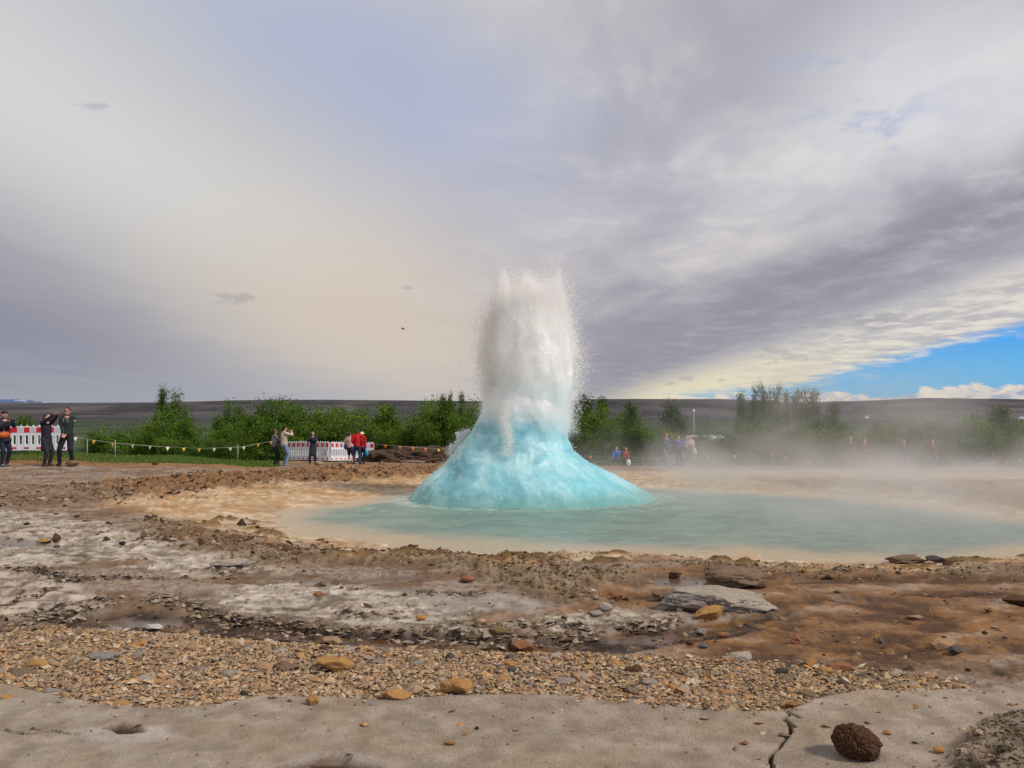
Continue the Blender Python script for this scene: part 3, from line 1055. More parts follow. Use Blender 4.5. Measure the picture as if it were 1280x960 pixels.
def build_geyser():
    vent = root('geyser', (GX, GY, POOL_Z), 'erupting turquoise water dome throwing up a tall column of white spray in the pool', 'geyser')
    u = 0.01700
    hl = np.array([-.3, 0.0, .35, .69, 1.05, 1.40, 1.76, 2.1, 2.4])
    rl = np.array([158, 148, 127, 106, 89, 69, 57, 50, 42]) * u
    hr = np.array([-.3, 0.03, .35, .57, .78, 1.03, 1.25, 1.6, 2.0, 2.4])
    rr_ = np.array([176, 163, 131, 104, 79, 60, 53, 50, 48, 40]) * u
    # parametrise by ring radius fraction so that slopes get even faces
    nt, nh = 330, 150
    th = np.linspace(0, 2 * math.pi, nt, endpoint=False)
    hh = -0.3 + 2.7 * (np.linspace(0, 1, nh)) ** 1.0
    TH, HH = np.meshgrid(th, hh)
    cx = np.cos(TH)
    wgt = 0.5 + 0.5 * cx
    Rr = np.interp(HH, hr, rr_)
    Rl = np.interp(HH, hl, rl)
    R = Rr * wgt + Rl * (1 - wgt)
    deep = 0.70 + 0.12 * sst(1.0, 2.0, HH)
    X = R * cx
    Y = R * np.sin(TH) * deep
    P = np.stack([X.ravel() + 5, Y.ravel() + 5, HH.ravel() + 5], 1)
    n = fbm3(P * np.array([1, 1, .8]), 1.5, 4, 3) - .5
    n2 = fbm3(P, 6.0, 4, 5) - .5
    n3 = fbm3(P, 20.0, 3, 8) - .5
    amp = np.clip((HH.ravel() + 0.3) / .5, 0.0, 1)
    d = (n * 0.20 + n2 * 0.028 + n3 * 0.009) * amp
    nx, ny = np.cos(TH).ravel(), np.sin(TH).ravel()
    X = X.ravel() + nx * d * .8
    Y = Y.ravel() + ny * d * .8
    Z = HH.ravel() + d * 0.5
    V = np.stack([X, Y, Z], 1)
    i, j = np.meshgrid(np.arange(nh - 1), np.arange(nt), indexing='ij')
    a = (i * nt + j).ravel()
    b = (i * nt + (j + 1) % nt).ravel()
    Fq = np.stack([a, b, b + nt, a + nt], 1)
    me = new_mesh('water_dome', V, Fq, dome_material(), True, {'foam': np.clip(n2 * 4 + .5, 0, 1)})
    link('water_dome', me, vent)

    # column: outline of the spray, left and right radius by height above the pool (m)
    zz = np.array([1.2, 1.7, 2.1, 2.6, 3.1, 3.7, 4.3, 4.7, 4.95, 5.2])
    cl = np.array([50, 55, 56, 58, 60, 62, 58, 44, 34, 26]) * u
    cr_ = np.array([50, 52, 62, 69, 68, 60, 56, 52, 46, 44]) * u

    TOPX = [-1.1, -.9, -.62, -.48, -.40, -.28, -.14, 0.0, .12, .3, .5, .64, .72, .80, .95, 1.1]
    TOPZ = [3.5, 3.9, 4.45, 4.92, 4.86, 4.45, 4.62, 4.82, 4.78, 4.62, 4.72, 4.9, 5.15, 4.6, 4.1, 3.6]

    def rad(z, cs):
        w_ = 0.5 + 0.5 * cs
        return np.interp(z, zz, cr_) * w_ + np.interp(z, zz, cl) * (1 - w_)

    # inner billows of solid white water
    nt, nh = 200, 130
    th = np.linspace(0, 2 * math.pi, nt, endpoint=False)
    hh = np.linspace(1.3, 4.55, nh)
    TH, HH = np.meshgrid(th, hh)
    R = rad(HH, np.cos(TH)) * (0.78 - 0.06 * sst(3.0, 4.6, HH))
    P = np.stack([np.cos(TH).ravel() + 9, np.sin(TH).ravel() + 9, HH.ravel() * .9 + 9], 1)
    n = 1 - np.abs(fbm3(P, 2.2, 4, 31) * 2 - 1)
    n2 = fbm3(P, 7.0, 4, 35) - .5
    R = R.ravel() * (1 + (n - .78) * 0.09 + n2 * 0.03 + (fbm3(P, 1.0, 2, 51) - .5) * .35)
    lobes = fbm3(np.stack([np.cos(TH).ravel() * 1.1 + 3, np.sin(TH).ravel() + 3, HH.ravel() * .15], 1), 2.6, 3, 40)
    tt_ = np.clip((HH.ravel() + (lobes - .5) * .9 - 3.3) / 1.2, 0, .9995)
    R = R * np.sqrt(1 - tt_ ** 2)
    V = np.stack([R * np.cos(TH).ravel(), R * np.sin(TH).ravel() * .85, HH.ravel() + n2 * .1], 1)
    i, j = np.meshgrid(np.arange(nh - 1), np.arange(nt), indexing='ij')
    a = (i * nt + j).ravel()
    b = (i * nt + (j + 1) % nt).ravel()
    Fq = np.stack([a, b, b + nt, a + nt], 1)
    mw, T = mat_new('white_water')
    g = T.node('ShaderNodeNewGeometry')
    pos = E(T, g.outputs['Position'])
    x, y, z = T.sep(pos)
    nn = T.noise(pos, 9.0, 8, 0.75, .3)
    col = T.mix(T.smooth(z, 2.9, 1.2), (0.96, 0.91, 0.85), lin(206, 236, 230))
    p = T.node('ShaderNodeBsdfPrincipled')
    T.put(p.inputs['Base Color'], col)
    p.inputs['Roughness'].default_value = 0.8
    p.inputs['Specular IOR Level'].default_value = 0.1
    p.inputs['Subsurface Weight'].default_value = 0.6
    p.inputs['Subsurface Radius'].default_value = (0.3, 0.3, 0.3)
    T.t.links.new(bump(T, nn, 0.5, 0.03), p.inputs['Normal'])
    finish(mw, T, p.outputs[0])
    me = new_mesh('white_water_core', V, Fq, mw, True)
    link('white_water_core', me, vent)

    # droplets: small closed tetrahedra, thrown in fine jets
    N = 80000
    rng = np.random.default_rng(5)
    njet = 420
    ja = rng.uniform(0, 2 * math.pi, njet)
    jr = np.sqrt(rng.uniform(0, 1, njet))
    jtop = np.interp(jr * np.cos(ja) * 1.02, TOPX, TOPZ) + rng.normal(0, .14, njet)
    # tall fingers seen in the top outline
    for k_, (fx, ftop) in enumerate(((-27, 4.88), (-24, 4.85), (-29, 4.75), (-2, 4.75), (1, 4.8), (3, 4.7), (20, 4.9), (25, 4.85), (40, 5.2), (42, 5.3), (44, 5.15), (41, 5.25), (38, 5.0), (43, 5.05), (30, 4.8))):
        ja[k_] = 0 if fx > 0 else math.pi
        jr[k_] = abs(fx) / 48.0
        jtop[k_] = ftop
    jet = rng.integers(0, njet, N)
    few = rng.random(N) < 0.10
    jet[few] = rng.integers(0, 15, few.sum())
    t = rng.beta(1.6, 1.15, N)
    z = 1.25 + (jtop[jet] - 1.25) * t
    R = rad(z, np.cos(ja[jet]))
    spread = 0.06 + 0.09 * t
    R = R * .94
    x = R * jr[jet] * np.cos(ja[jet]) + rng.normal(0, 1, N) * spread * (1 + 1.2 * (rng.random(N) < .2))
    y = R * jr[jet] * np.sin(ja[jet]) * .85 + rng.normal(0, 1, N) * spread
    z = z + rng.normal(0, .03, N)
    # loose spray flung out to the right and off the dome skin
    M = 5000
    t = rng.random(M)
    zz2 = 1.4 + 3.2 * t
    side = np.where(rng.random(M) < .86, 1, -1)
    off = np.abs(rng.normal(0, .16, M)) * np.where(side > 0, 1, .5)
    x2 = side * (rad(zz2, side) - .12 + off)
    y2 = rng.normal(0, .45, M)
    K = 1500
    tt = rng.uniform(0, 2 * math.pi, K)
    h3 = rng.beta(1.2, 1.5, K) * 1.9
    w_ = .5 + .5 * np.cos(tt)
    r3 = np.interp(h3, hr, rr_) * w_ + np.interp(h3, hl, rl) * (1 - w_) + np.abs(rng.normal(0, .05, K))
    x3, y3 = r3 * np.cos(tt), r3 * np.sin(tt) * .72
    # side splashes on the left shoulder
    S = 5000
    c_ = rng.integers(0, 2, S)
    sx = np.array([-1.30, -1.50])[c_] + rng.normal(0, .07, S)
    sz = np.array([1.30, 1.04])[c_] + rng.normal(0, .07, S)
    sy = rng.normal(0, .06, S)
    # a jet standing in front of the column
    Q = 9000
    qt = rng.beta(1.3, 1.3, Q)
    qx = -.40 + rng.normal(0, .07, Q) * (1.25 - .5 * qt) + .04 * np.sin(qt * 7)
    qz = .95 + 1.15 * qt
    qy = -1.05 + .25 * qt + rng.normal(0, .06, Q)
    PX = np.concatenate([x, x2, x3, sx, qx])
    PY = np.concatenate([y, y2, y3, sy, qy])
    PZ = np.concatenate([z, zz2, h3, sz, qz])
    n_ = len(PX)
    size = np.clip(rng.lognormal(math.log(0.0060), .38, n_), .0035, .014)
    size[-Q:] *= .6
    tet = np.array([[1, 1, 1], [1, -1, -1], [-1, 1, -1], [-1, -1, 1]], float) / math.sqrt(3)
    ax = rng.normal(size=(n_, 3))
    ax /= np.linalg.norm(ax, axis=1, keepdims=True)
    an = rng.uniform(0, math.pi, n_)
    V = []
    for q in range(4):
        v = tet[q][None].repeat(n_, 0)
        v = v * np.cos(an)[:, None] + np.cross(ax, v) * np.sin(an)[:, None] + ax * (ax @ tet[q])[:, None] * (1 - np.cos(an))[:, None]
        v = v * size[:, None]
        v[:, 2] *= 1.5
        V.append(v + np.stack([PX, PY, PZ], 1))
    V = np.stack(V, 1).reshape(-1, 3)
    base = np.arange(n_)[:, None] * 4
    Ft = (base[:, :, None] + np.array([[0, 1, 2], [0, 3, 1], [0, 2, 3], [1, 3, 2]])[None]).reshape(-1, 3)
    me = new_mesh('water_droplets', V, Ft, spray_material('white_droplets', (0.98, 0.955, 0.92)), False)
    link('water_droplets', me, vent, kind='stuff')

    # splash crests: small foamy lumps on the left shoulder and at the right foot
    for (lx, lz, ly, sx_, sz_, sd) in ((-1.30, 1.27, 0.1, .17, .17, 1), (-1.47, 1.00, 0.1, .17, .17, 2)):
        bm = bmesh.new()
        bmesh.ops.create_icosphere(bm, subdivisions=4, radius=1)
        co = np.array([v.co[:] for v in bm.verts])
        nn_ = fbm3(co + 10 + sd * 7, 1.8, 4, sd) - .5
        n4 = fbm3(co + 20 + sd * 7, 6.0, 3, sd) - .5
        co = co * (1 + nn_ * 1.5 + n4 * .6)[:, None] * np.array([sx_, .12, sz_]) + np.array([lx, ly, lz])
        for v, q in zip(bm.verts, co):
            v.co = q
        me = bpy.data.meshes.new('splash')
        bm.to_mesh(me)
        bm.free()
        me.materials.append(mw)
        me.polygons.foreach_set('use_smooth', [True] * len(me.polygons))
        link('splash', me, vent)

    # spray mist: a soft volume round the column
    bm = bmesh.new()
    bmesh.ops.create_cube(bm, size=1.0)
    for v in bm.verts:
        v.co = Vector((v.co.x * 3.5, v.co.y * 2.6, v.co.z * 4.3)) + Vector((-0.05, 0, 3.30))
    me = bpy.data.meshes.new('spray_mist')
    bm.to_mesh(me)
    bm.free()
    mv, T = mat_new('spray_mist')
    tc = T.node('ShaderNodeTexCoord')
    pos = E(T, tc.outputs['Object'])
    x, y, z = T.sep(pos)
    fr_ = T.node('ShaderNodeFloatCurve')
    # half width (m) by height, mean of both sides
    cv = fr_.mapping.curves[0]
    cv.points[0].location = (0.0, 0.92)
    cv.points[1].location = (1.0, 0.62)
    for hx, hy in ((0.25, 1.0), (0.5, 1.12), (0.75, 0.98)):
        cv.points.new(hx, min(hy, 1.0))
    T.put(fr_.inputs['Value'], (z - 1.2) / 4.0)
    hw = E(T, fr_.outputs[0]) * 1.08
    nb = T.noise(T.xyz(x, y, z * 0.55), 1.9, 6, 0.62, 0.4)
    nf = T.noise(T.xyz(x, y, z * 0.6), 6.5, 4, 0.6, 0.3)
    rr2 = T.math('SQRT', (x - 0.03) * (x - 0.03) + y * y * 1.5) / hw
    fc = T.node('ShaderNodeFloatCurve')
    cv = fc.mapping.curves[0]
    TX = [(q + 1.1) / 2.2 for q in TOPX]
    TZ = [(q - 3.5) / 2.0 for q in TOPZ]
    cv.points[0].location = (TX[0], TZ[0])
    cv.points[1].location = (TX[-1], TZ[-1])
    for qx, qz in list(zip(TX, TZ))[1:-1]:
        cv.points.new(qx, qz)
    T.put(fc.inputs['Value'], (x + 1.1) / 2.2)
    tz = E(T, fc.outputs[0]) * 2.0 + 3.5
    topc = T.smooth(z + (nf - 0.5) * 0.5 - tz, 0.05, -0.45)
    dens = T.smooth(rr2 + (nb - 0.5) * 1.05 + (nf - 0.5) * 0.35, 1.02, 0.62) * topc * T.smooth(z, 1.2, 1.6)
    vol = T.node('ShaderNodeVolumePrincipled')
    vol.inputs['Color'].default_value = (0.998, 0.988, 0.970, 1)
    T.put(vol.inputs['Density'], dens * 6.0 * (1.0 - T.smooth(x, 0.15, 0.6) * T.smooth(z, 3.2, 4.2) * 0.6))
    vol.inputs['Anisotropy'].default_value = 0.1
    me.materials.append(mv)
    finish(mv, T, None, vol.outputs[0])
    link('spray_mist', me, vent, kind='stuff')


build_geyser()


# ------------------------------------------------------------------ drifting steam
def steam(name, label, box, dens, fall, sc=0.55, seed=0.0):
    (x0, x1), (y0, y1), (z0, z1) = box
    bm = bmesh.new()
    bmesh.ops.create_cube(bm, size=1.0)
    c = Vector(((x0 + x1) / 2, (y0 + y1) / 2, (z0 + z1) / 2))
    s = Vector((x1 - x0, y1 - y0, z1 - z0))
    for v in bm.verts:
        v.co = Vector((v.co.x * s.x, v.co.y * s.y, v.co.z * s.z))
    me = bpy.data.meshes.new(name)
    bm.to_mesh(me)
    bm.free()
    m, T = mat_new(name)
    tc = T.node('ShaderNodeTexCoord')
    pos = E(T, tc.outputs['Object'])
    x, y, z = T.sep(pos)
    n = T.noise(T.xyz(x + seed, y * 0.6, z * 1.3), sc, 5, 0.55, 0.5)
    ex = T.math('ABSOLUTE', x / (s.x / 2))
    ey = T.math('ABSOLUTE', y / (s.y / 2))
    h = (z + s.z / 2) / s.z
    d = T.smooth(n - h * fall, 0.30, 0.66) * T.smooth(ex, 1.0, 0.45) * T.smooth(ey, 1.0, 0.55) * T.smooth(h, 1.0, 0.6)
    vol = T.node('ShaderNodeVolumePrincipled')
    vol.inputs['Color'].default_value = (0.86, 0.84, 0.80, 1)
    T.put(vol.inputs['Density'], d * dens)
    vol.inputs['Anisotropy'].default_value = 0.2
    me.materials.append(m)
    finish(m, T, None, vol.outputs[0])
    o = link(name, me, None, label, 'steam', None, 'stuff', c)
    return o


steam('steam', 'low grey steam drifting right over the pool and the far bank', ((0.0, 28.0), (10.6, 36.0), (-0.9, 2.5)), 0.21, 0.42, 0.40)
steam('steam', 'faint steam lying on the water right of the geyser dome', ((1.0, 13.0), (10.8, 20.5), (-0.25, 1.5)), 0.20, 0.25, 0.6, 9.0)
steam('steam', 'thin plume of steam rising in front of the poplar row', ((2.8, 15.0), (16.0, 27.0), (-0.4, 3.7)), 0.11, 0.20, 0.5, 5.0)


# ------------------------------------------------------------------ loose stones: gravel flakes
def flake_field(name, pts, sizes, cols, mat, seed=1, flat=0.42, kind='stuff', parent=None):
    """many small angular stones in one mesh: each a skewed octahedron-like flake of 8 faces"""
    rng = np.random.default_rng(seed)
    n = len(pts)
    base = np.array([[1, 0, 0], [0.1, 1, 0], [-1, 0.1, 0], [0, -1, 0], [0.1, 0.1, 1], [-.1, 0, -1]], float)
    V = base[None].repeat(n, 0) * (1 + rng.normal(0, .22, (n, 6, 1)))
    V = V + rng.normal(0, .12, (n, 6, 3))
    asp = rng.uniform(.55, 1.0, n)
    V[:, :, 1] *= asp[:, None]
    V[:, :, 2] *= (flat * rng.uniform(.6, 1.3, n))[:, None]
    a = rng.uniform(0, 2 * math.pi, n)
    tx, ty = rng.normal(0, .22, n), rng.normal(0, .22, n)
    ca, sa = np.cos(a)[:, None], np.sin(a)[:, None]
    x, y, z = V[:, :, 0] * ca - V[:, :, 1] * sa, V[:, :, 0] * sa + V[:, :, 1] * ca, V[:, :, 2]
    z = z + x * tx[:, None] + y * ty[:, None]
    V = np.stack([x, y, z], 2) * sizes[:, None, None] + pts[:, None, :]
    Ft = np.array([[0, 1, 4], [1, 2, 4], [2, 3, 4], [3, 0, 4], [1, 0, 5], [2, 1, 5], [3, 2, 5], [0, 3, 5]])
    Ff = (np.arange(n)[:, None, None] * 6 + Ft[None]).reshape(-1, 3)
    me = new_mesh(name, V.reshape(-1, 3), Ff, mat, False, {'Col': np.repeat(cols, 6, axis=0)})
    return me


def stone_material(name='stone'):
    m, T = mat_new(name)
    at = T.node('ShaderNodeAttribute', attribute_name='Col')
    g = T.node('ShaderNodeNewGeometry')
    pos = E(T, g.outputs['Position'])
    n = T.noise(pos, 45.0, 6, 0.7)
    n2 = T.noise(pos, 14.0, 5, 0.6)
    n3 = T.noise(pos, 160.0, 3, 0.6)
    k = (n - .5) * 0.7 + (n2 - .5) * 0.6 + (n3 - .5) * .4 + 1.0
    p = T.node('ShaderNodeBsdfPrincipled')
    T.put(p.inputs['Base Color'], T.mix(1.0, E(T, at.outputs['Color']), T.xyz(k, k, k), 'MULTIPLY'))
    p.inputs['Roughness'].default_value = 0.85
    p.inputs['Specular IOR Level'].default_value = 0.25
    T.t.links.new(bump(T, n * .6 + n3 * .25 + n2 * .3, 0.9, 0.018), p.inputs['Normal'])
    return finish(m, T, p.outputs[0])


MAT['stone'] = stone_material()
GRAVEL_COLS = np.array([C3(*c) for c in ((206, 172, 128), (188, 148, 104), (214, 188, 152), (172, 128, 84), (196, 164, 130), (150, 118, 88),
                                         (204, 150, 92), (166, 150, 132), (128, 104, 84), (222, 204, 178), (182, 132, 80), (150, 140, 128), (196, 158, 112), (108, 92, 80))])


def scatter(n, xr, yr, fn, rng):
    x = rng.uniform(*xr, n)
    y = rng.uniform(*yr, n)
    z, c, w, f = ground_fields(x, y)
    p = fn(x, y, f)
    k = rng.random(n) < p
    return x[k], y[k], z[k]


def build_gravel():
    rng = np.random.default_rng(11)
    x, y, z = scatter(150000, (-6.2, 5.2), (4.2, 6.9), lambda x, y, f: f['gravel'] * (np.abs(x) < y * .85 + .5), rng)
    n = len(x)
    s = np.clip(rng.lognormal(math.log(0.0102), .50, n), .005, .045)
    lay = rng.random(n)
    pts = np.stack([x, y, z + s * .18 + lay * 0.012], 1)
    cols = GRAVEL_COLS[rng.integers(0, len(GRAVEL_COLS), n)] * rng.uniform(.80, 1.10, (n, 1)) * np.array([1.0, .97, .92])
    cols = cols * .72 + np.array(C3(186, 164, 136)) * .28
    me = flake_field('gravel', pts, s, cols, MAT['stone'], 3)
    link('gravel', me, None, 'wide band of loose tan and brown stone flakes behind the smooth front slab', 'gravel', None, 'stuff')
    # sparse crumbs elsewhere
    def fn(x, y, f):
        edge = np.clip(fbm(x, y, .7, 3, 33) - .42, 0, 1) * 3
        return (f['pd'] > .8) * (1 - f['gravel']) * np.where(f['slab'] > .5, .20 + .9 * np.exp(-np.maximum(4.95 - y, 0) / .22), .35 * edge)
    x, y, z = scatter(22000, (-9, 8.5), (3.2, 13), fn, rng)
    n = len(x)
    s = np.clip(rng.lognormal(math.log(0.009), .5, n) * (0.6 + y / 9), .004, .04)
    pts = np.stack([x, y, z + s * .15], 1)
    cols = GRAVEL_COLS[rng.integers(0, len(GRAVEL_COLS), n)] * rng.uniform(.5, 1.0, (n, 1))
    me = flake_field('stone_crumbs', pts, s, cols, MAT['stone'], 4)
    link('stone_crumbs', me, None, 'small stone crumbs strewn over the slab and the sinter plates', 'stone crumbs', None, 'stuff')


build_gravel()


def build_crust_rubble():
    rng = np.random.default_rng(77)

    def fn(x, y, f):
        m = np.maximum.reduce([f['crust'] * .9, f['brow'] * .9, f['lip'] * .9, f['chan'] * .35, f['plates'] * .05, np.clip(f['rim'], 0, 1) * .25, f['rust'] * .05])
        cl = sst(.42, .62, fbm(x, y, 1.6, 4, 66))
        return m * (.15 + .85 * cl) * (1 - f['slab']) * (1 - f['gravel']) * (f['pd'] > .35) + f['mound'] * .8
    xs, ys, zs, ss, cs = [], [], [], [], []
    for n, xr, yr, s0 in ((60000, (-8, 9), (5.6, 11.5), .016), (52000, (-13, 13), (10.5, 27), .034), (9000, (2.0, 3.3), (3.3, 4.8), .0075)):
        x, y, z = scatter(n, xr, yr, fn, rng)
        k = np.abs(x) < y * .72
        x, y, z = x[k], y[k], z[k]
        s_ = np.clip(rng.lognormal(math.log(s0), .45, len(x)), s0 * .4, s0 * 3.2)
        xs.append(x), ys.append(y), zs.append(z), ss.append(s_)
        pal = np.array([C3(*c) for c in ((112, 86, 60), (150, 126, 98), (86, 64, 46), (172, 150, 122), (132, 98, 66), (72, 54, 40), (160, 142, 120))])
        cs.append(pal[rng.integers(0, 7, len(x))] * rng.uniform(.75, 1.1, (len(x), 1)))
    x, y, z, s_ = map(np.concatenate, (xs, ys, zs, ss))
    c = np.concatenate(cs)
    me = flake_field('crust_rubble', np.stack([x, y, z + s_ * .05], 1), s_, c, MAT['stone'], 9, .55)
    link('crust_rubble', me, None, 'crumbly brown and grey sinter rubble on the crusts round the pool', 'rubble', None, 'stuff')


build_crust_rubble()


def build_ledge_plates():
    # thin broken sinter plates stacked along the lips of the ledges
    rng = np.random.default_rng(91)
    P, S, C_ = [], [], []
    pal = np.array([C3(*c) for c in ((186, 170, 150), (166, 148, 126), (142, 122, 100), (116, 96, 74), (176, 158, 136), (98, 78, 58))])
    for pts, n, hh_ in (([(188, 744), (250, 760), (300, 771), (345, 775), (420, 784), (480, 789), (560, 793), (640, 798), (700, 796), (748, 785)], 900, .07),
                        ([(-60, 704), (0, 708), (45, 708), (60, 717), (80, 722), (112, 726), (150, 722), (240, 718)], 420, .05),
                        ([(645, 781), (672, 787), (700, 780), (742, 785)], 260, .07), ([(770, 776), (800, 778), (830, 775), (848, 768)], 200, .06),
                        ([(20, 782), (60, 775), (100, 766), (140, 752)], 260, .05), ([(518, 734), (545, 738), (585, 738), (615, 733)], 130, .04),
                        ([(0, 774), (40, 766), (72, 757), (108, 749), (140, 747)], 160, .03), ([(0, 754), (48, 742), (72, 731)], 90, .03),
                        ([(262, 703), (290, 713), (310, 704)], 90, .05), ([(420, 759), (460, 766), (500, 765)], 90, .03), ([(560, 782), (600, 786), (640, 787)], 90, .03)):
        Q = np.array(polyw(pts))
        seg = np.hypot(*(Q[1:] - Q[:-1]).T)
        cum = np.concatenate([[0], np.cumsum(seg)])
        t = rng.uniform(0, cum[-1], n)
        x = np.interp(t, cum, Q[:, 0]) + rng.normal(0, .035, n)
        y = np.interp(t, cum, Q[:, 1]) + rng.normal(-.01, .05, n)
        z, _, _, f = ground_fields(x, y)
        s_ = np.clip(rng.lognormal(math.log(.022), .45, n), .009, .055)
        up = rng.random(n)
        P.append(np.stack([x, y, z + s_ * .05 + up * hh_ * .25 * (rng.random(n) < .6)], 1))
        S.append(s_)
        C_.append(pal[rng.integers(0, 6, n)] * rng.uniform(.75, 1.05, (n, 1)))
    me = flake_field('ledge_plates', np.concatenate(P), np.concatenate(S), np.concatenate(C_), MAT['stone'], 19, .22)
    link('ledge_plates', me, None, 'thin broken sinter plates stacked along the ledges above the wet channel', 'sinter plates', None, 'stuff')


build_ledge_plates()

# ------------------------------------------------------------------ single rocks
ROCK_MESH = {}


def rock_mesh(style, var):
    key = (style, var)
    if key in ROCK_MESH:
        return ROCK_MESH[key]
    seed = var * 31 + {'round': 1, 'angular': 2, 'flat': 3, 'slab': 4, 'lava': 5, 'crust': 6}[style]
    rng = np.random.default_rng(seed)
    bm = bmesh.new()
    sub = {'lava': 6, 'slab': 6, 'crust': 5}.get(style, 4)
    bmesh.ops.create_icosphere(bm, subdivisions=sub, radius=1)
    co = np.array([v.co[:] for v in bm.verts])
    d = co / np.linalg.norm(co, axis=1, keepdims=True)
    if style in ('angular', 'slab', 'flat', 'crust'):
        nc = {'angular': 15, 'slab': 16, 'flat': 18, 'crust': 22}[style]
        nn = rng.normal(size=(nc, 3))
        nn /= np.linalg.norm(nn, axis=1, keepdims=True)
        off = rng.uniform(.55, .82, nc)
        r = np.ones(len(d)) * 1.1
        for k in range(nc):
            dt = d @ nn[k]
            r = np.minimum(r, np.where(dt > .05, off[k] / np.maximum(dt, .05), 9))
        co = d * r[:, None]
    a = {'round': .22, 'angular': .10, 'flat': .12, 'slab': .10, 'lava': .16, 'crust': .35}[style]
    b = {'round': .05, 'angular': .07, 'flat': .07, 'slab': .10, 'lava': .12, 'crust': .22}[style]
    n1 = fbm3(co + 11 + seed, 1.3, 3, seed) - .5
    n2 = fbm3(co + 31 + seed, 5.0, 4, seed + 1) - .5
    co = co * (1 + n1 * a * 2 + n2 * b * 2)[:, None]
    if style == 'lava':
        n3 = 1 - np.abs(fbm3(co + 7, 9.0, 3, 5) * 2 - 1)
        co = co * (1 - np.clip(n3 - .72, 0, 1) * .42)[:, None]
        n4 = fbm3(co + 3, 22.0, 3, 6) - .5
        co = co * (1 + n4 * .07)[:, None]
    if style == 'slab':
        ck = 1 - np.abs(fbm3(co * [.8, 2.6, .5] + 7, 2.6, 4, 12) * 2 - 1)
        co[:, 2] -= np.clip(ck - .80, 0, 1) * .9 * (co[:, 2] > -.1)
        lv = co[:, 2] * 4.2 + fbm3(co + 3, 1.8, 3, 8) * 2.5 + co[:, 0] * .8
        step = lv - np.floor(lv)
        side = sst(.45, .75, np.hypot(co[:, 0], co[:, 1]))
        co[:, :2] *= (1 - .10 * sst(.5, .9, step) * side * sst(.42, .6, fbm3(co + 1, 2.0, 2, 4)))[:, None]
        co[:, 2] += (fbm3(co * [1, 2.5, 1] + 5, 3.2, 4, 9) - .5) * .35 * (co[:, 2] > 0)
    for v, q in zip(bm.verts, co):
        v.co = q
    me = bpy.data.meshes.new('rock')
    bm.to_mesh(me)
    bm.free()
    me.polygons.foreach_set('use_smooth', [style != 'angular' and style != 'flat'] * len(me.polygons))
    ROCK_MESH[key] = me
    return me


ROCKC = {'ochre': (180, 134, 80), 'rust': (148, 102, 68), 'brown': (92, 62, 42), 'grey': (150, 140, 130), 'dark': (84, 78, 72), 'blue_grey': (100, 98, 94),
         'tan': (170, 136, 102), 'pale': (196, 186, 172), 'olive': (126, 104, 66), 'sinter': (172, 158, 142), 'black': (46, 44, 44), 'pinkish': (186, 146, 118), 'dull': (128, 106, 84)}


def rock_mat(col):
    k = 'rock_' + col
    if k in MAT:
        return MAT[k]
    m, T = mat_new(col + '_rock')
    tc = T.node('ShaderNodeTexCoord')
    oi = T.node('ShaderNodeObjectInfo')
    pos = E(T, tc.outputs['Object'])
    g = T.node('ShaderNodeNewGeometry')
    wp = E(T, g.outputs['Position'])
    n = T.noise(wp, 16.0, 7, 0.68, .3)
    n2 = T.noise(wp, 75.0, 5, 0.7)
    n3 = T.noise(pos, 1.4, 4, 0.6, .5)
    c = tuple(C3(*ROCKC[col]))
    k_ = (n - .5) * 0.9 + (n2 - .5) * 0.7 + 1.0
    cc = T.mix(1.0, c, T.xyz(k_, k_, k_), 'MULTIPLY')
    other = {'ochre': (132, 92, 52), 'rust': (100, 60, 38), 'brown': (120, 76, 46), 'sinter': (120, 104, 86)}.get(col, tuple(int(q * .8) for q in ROCKC[col]))
    cc = T.mix(T.smooth(n3, .5, .64) * .6, cc, tuple(C3(*other)))
    p = T.node('ShaderNodeBsdfPrincipled')
    T.put(p.inputs['Base Color'], cc)
    p.inputs['Roughness'].default_value = 0.85
    p.inputs['Specular IOR Level'].default_value = 0.25
    T.t.links.new(bump(T, n * .6 + n2 * .4, 1.0, 0.02), p.inputs['Normal'])
    finish(m, T, p.outputs[0])
    MAT[k] = m
    return m


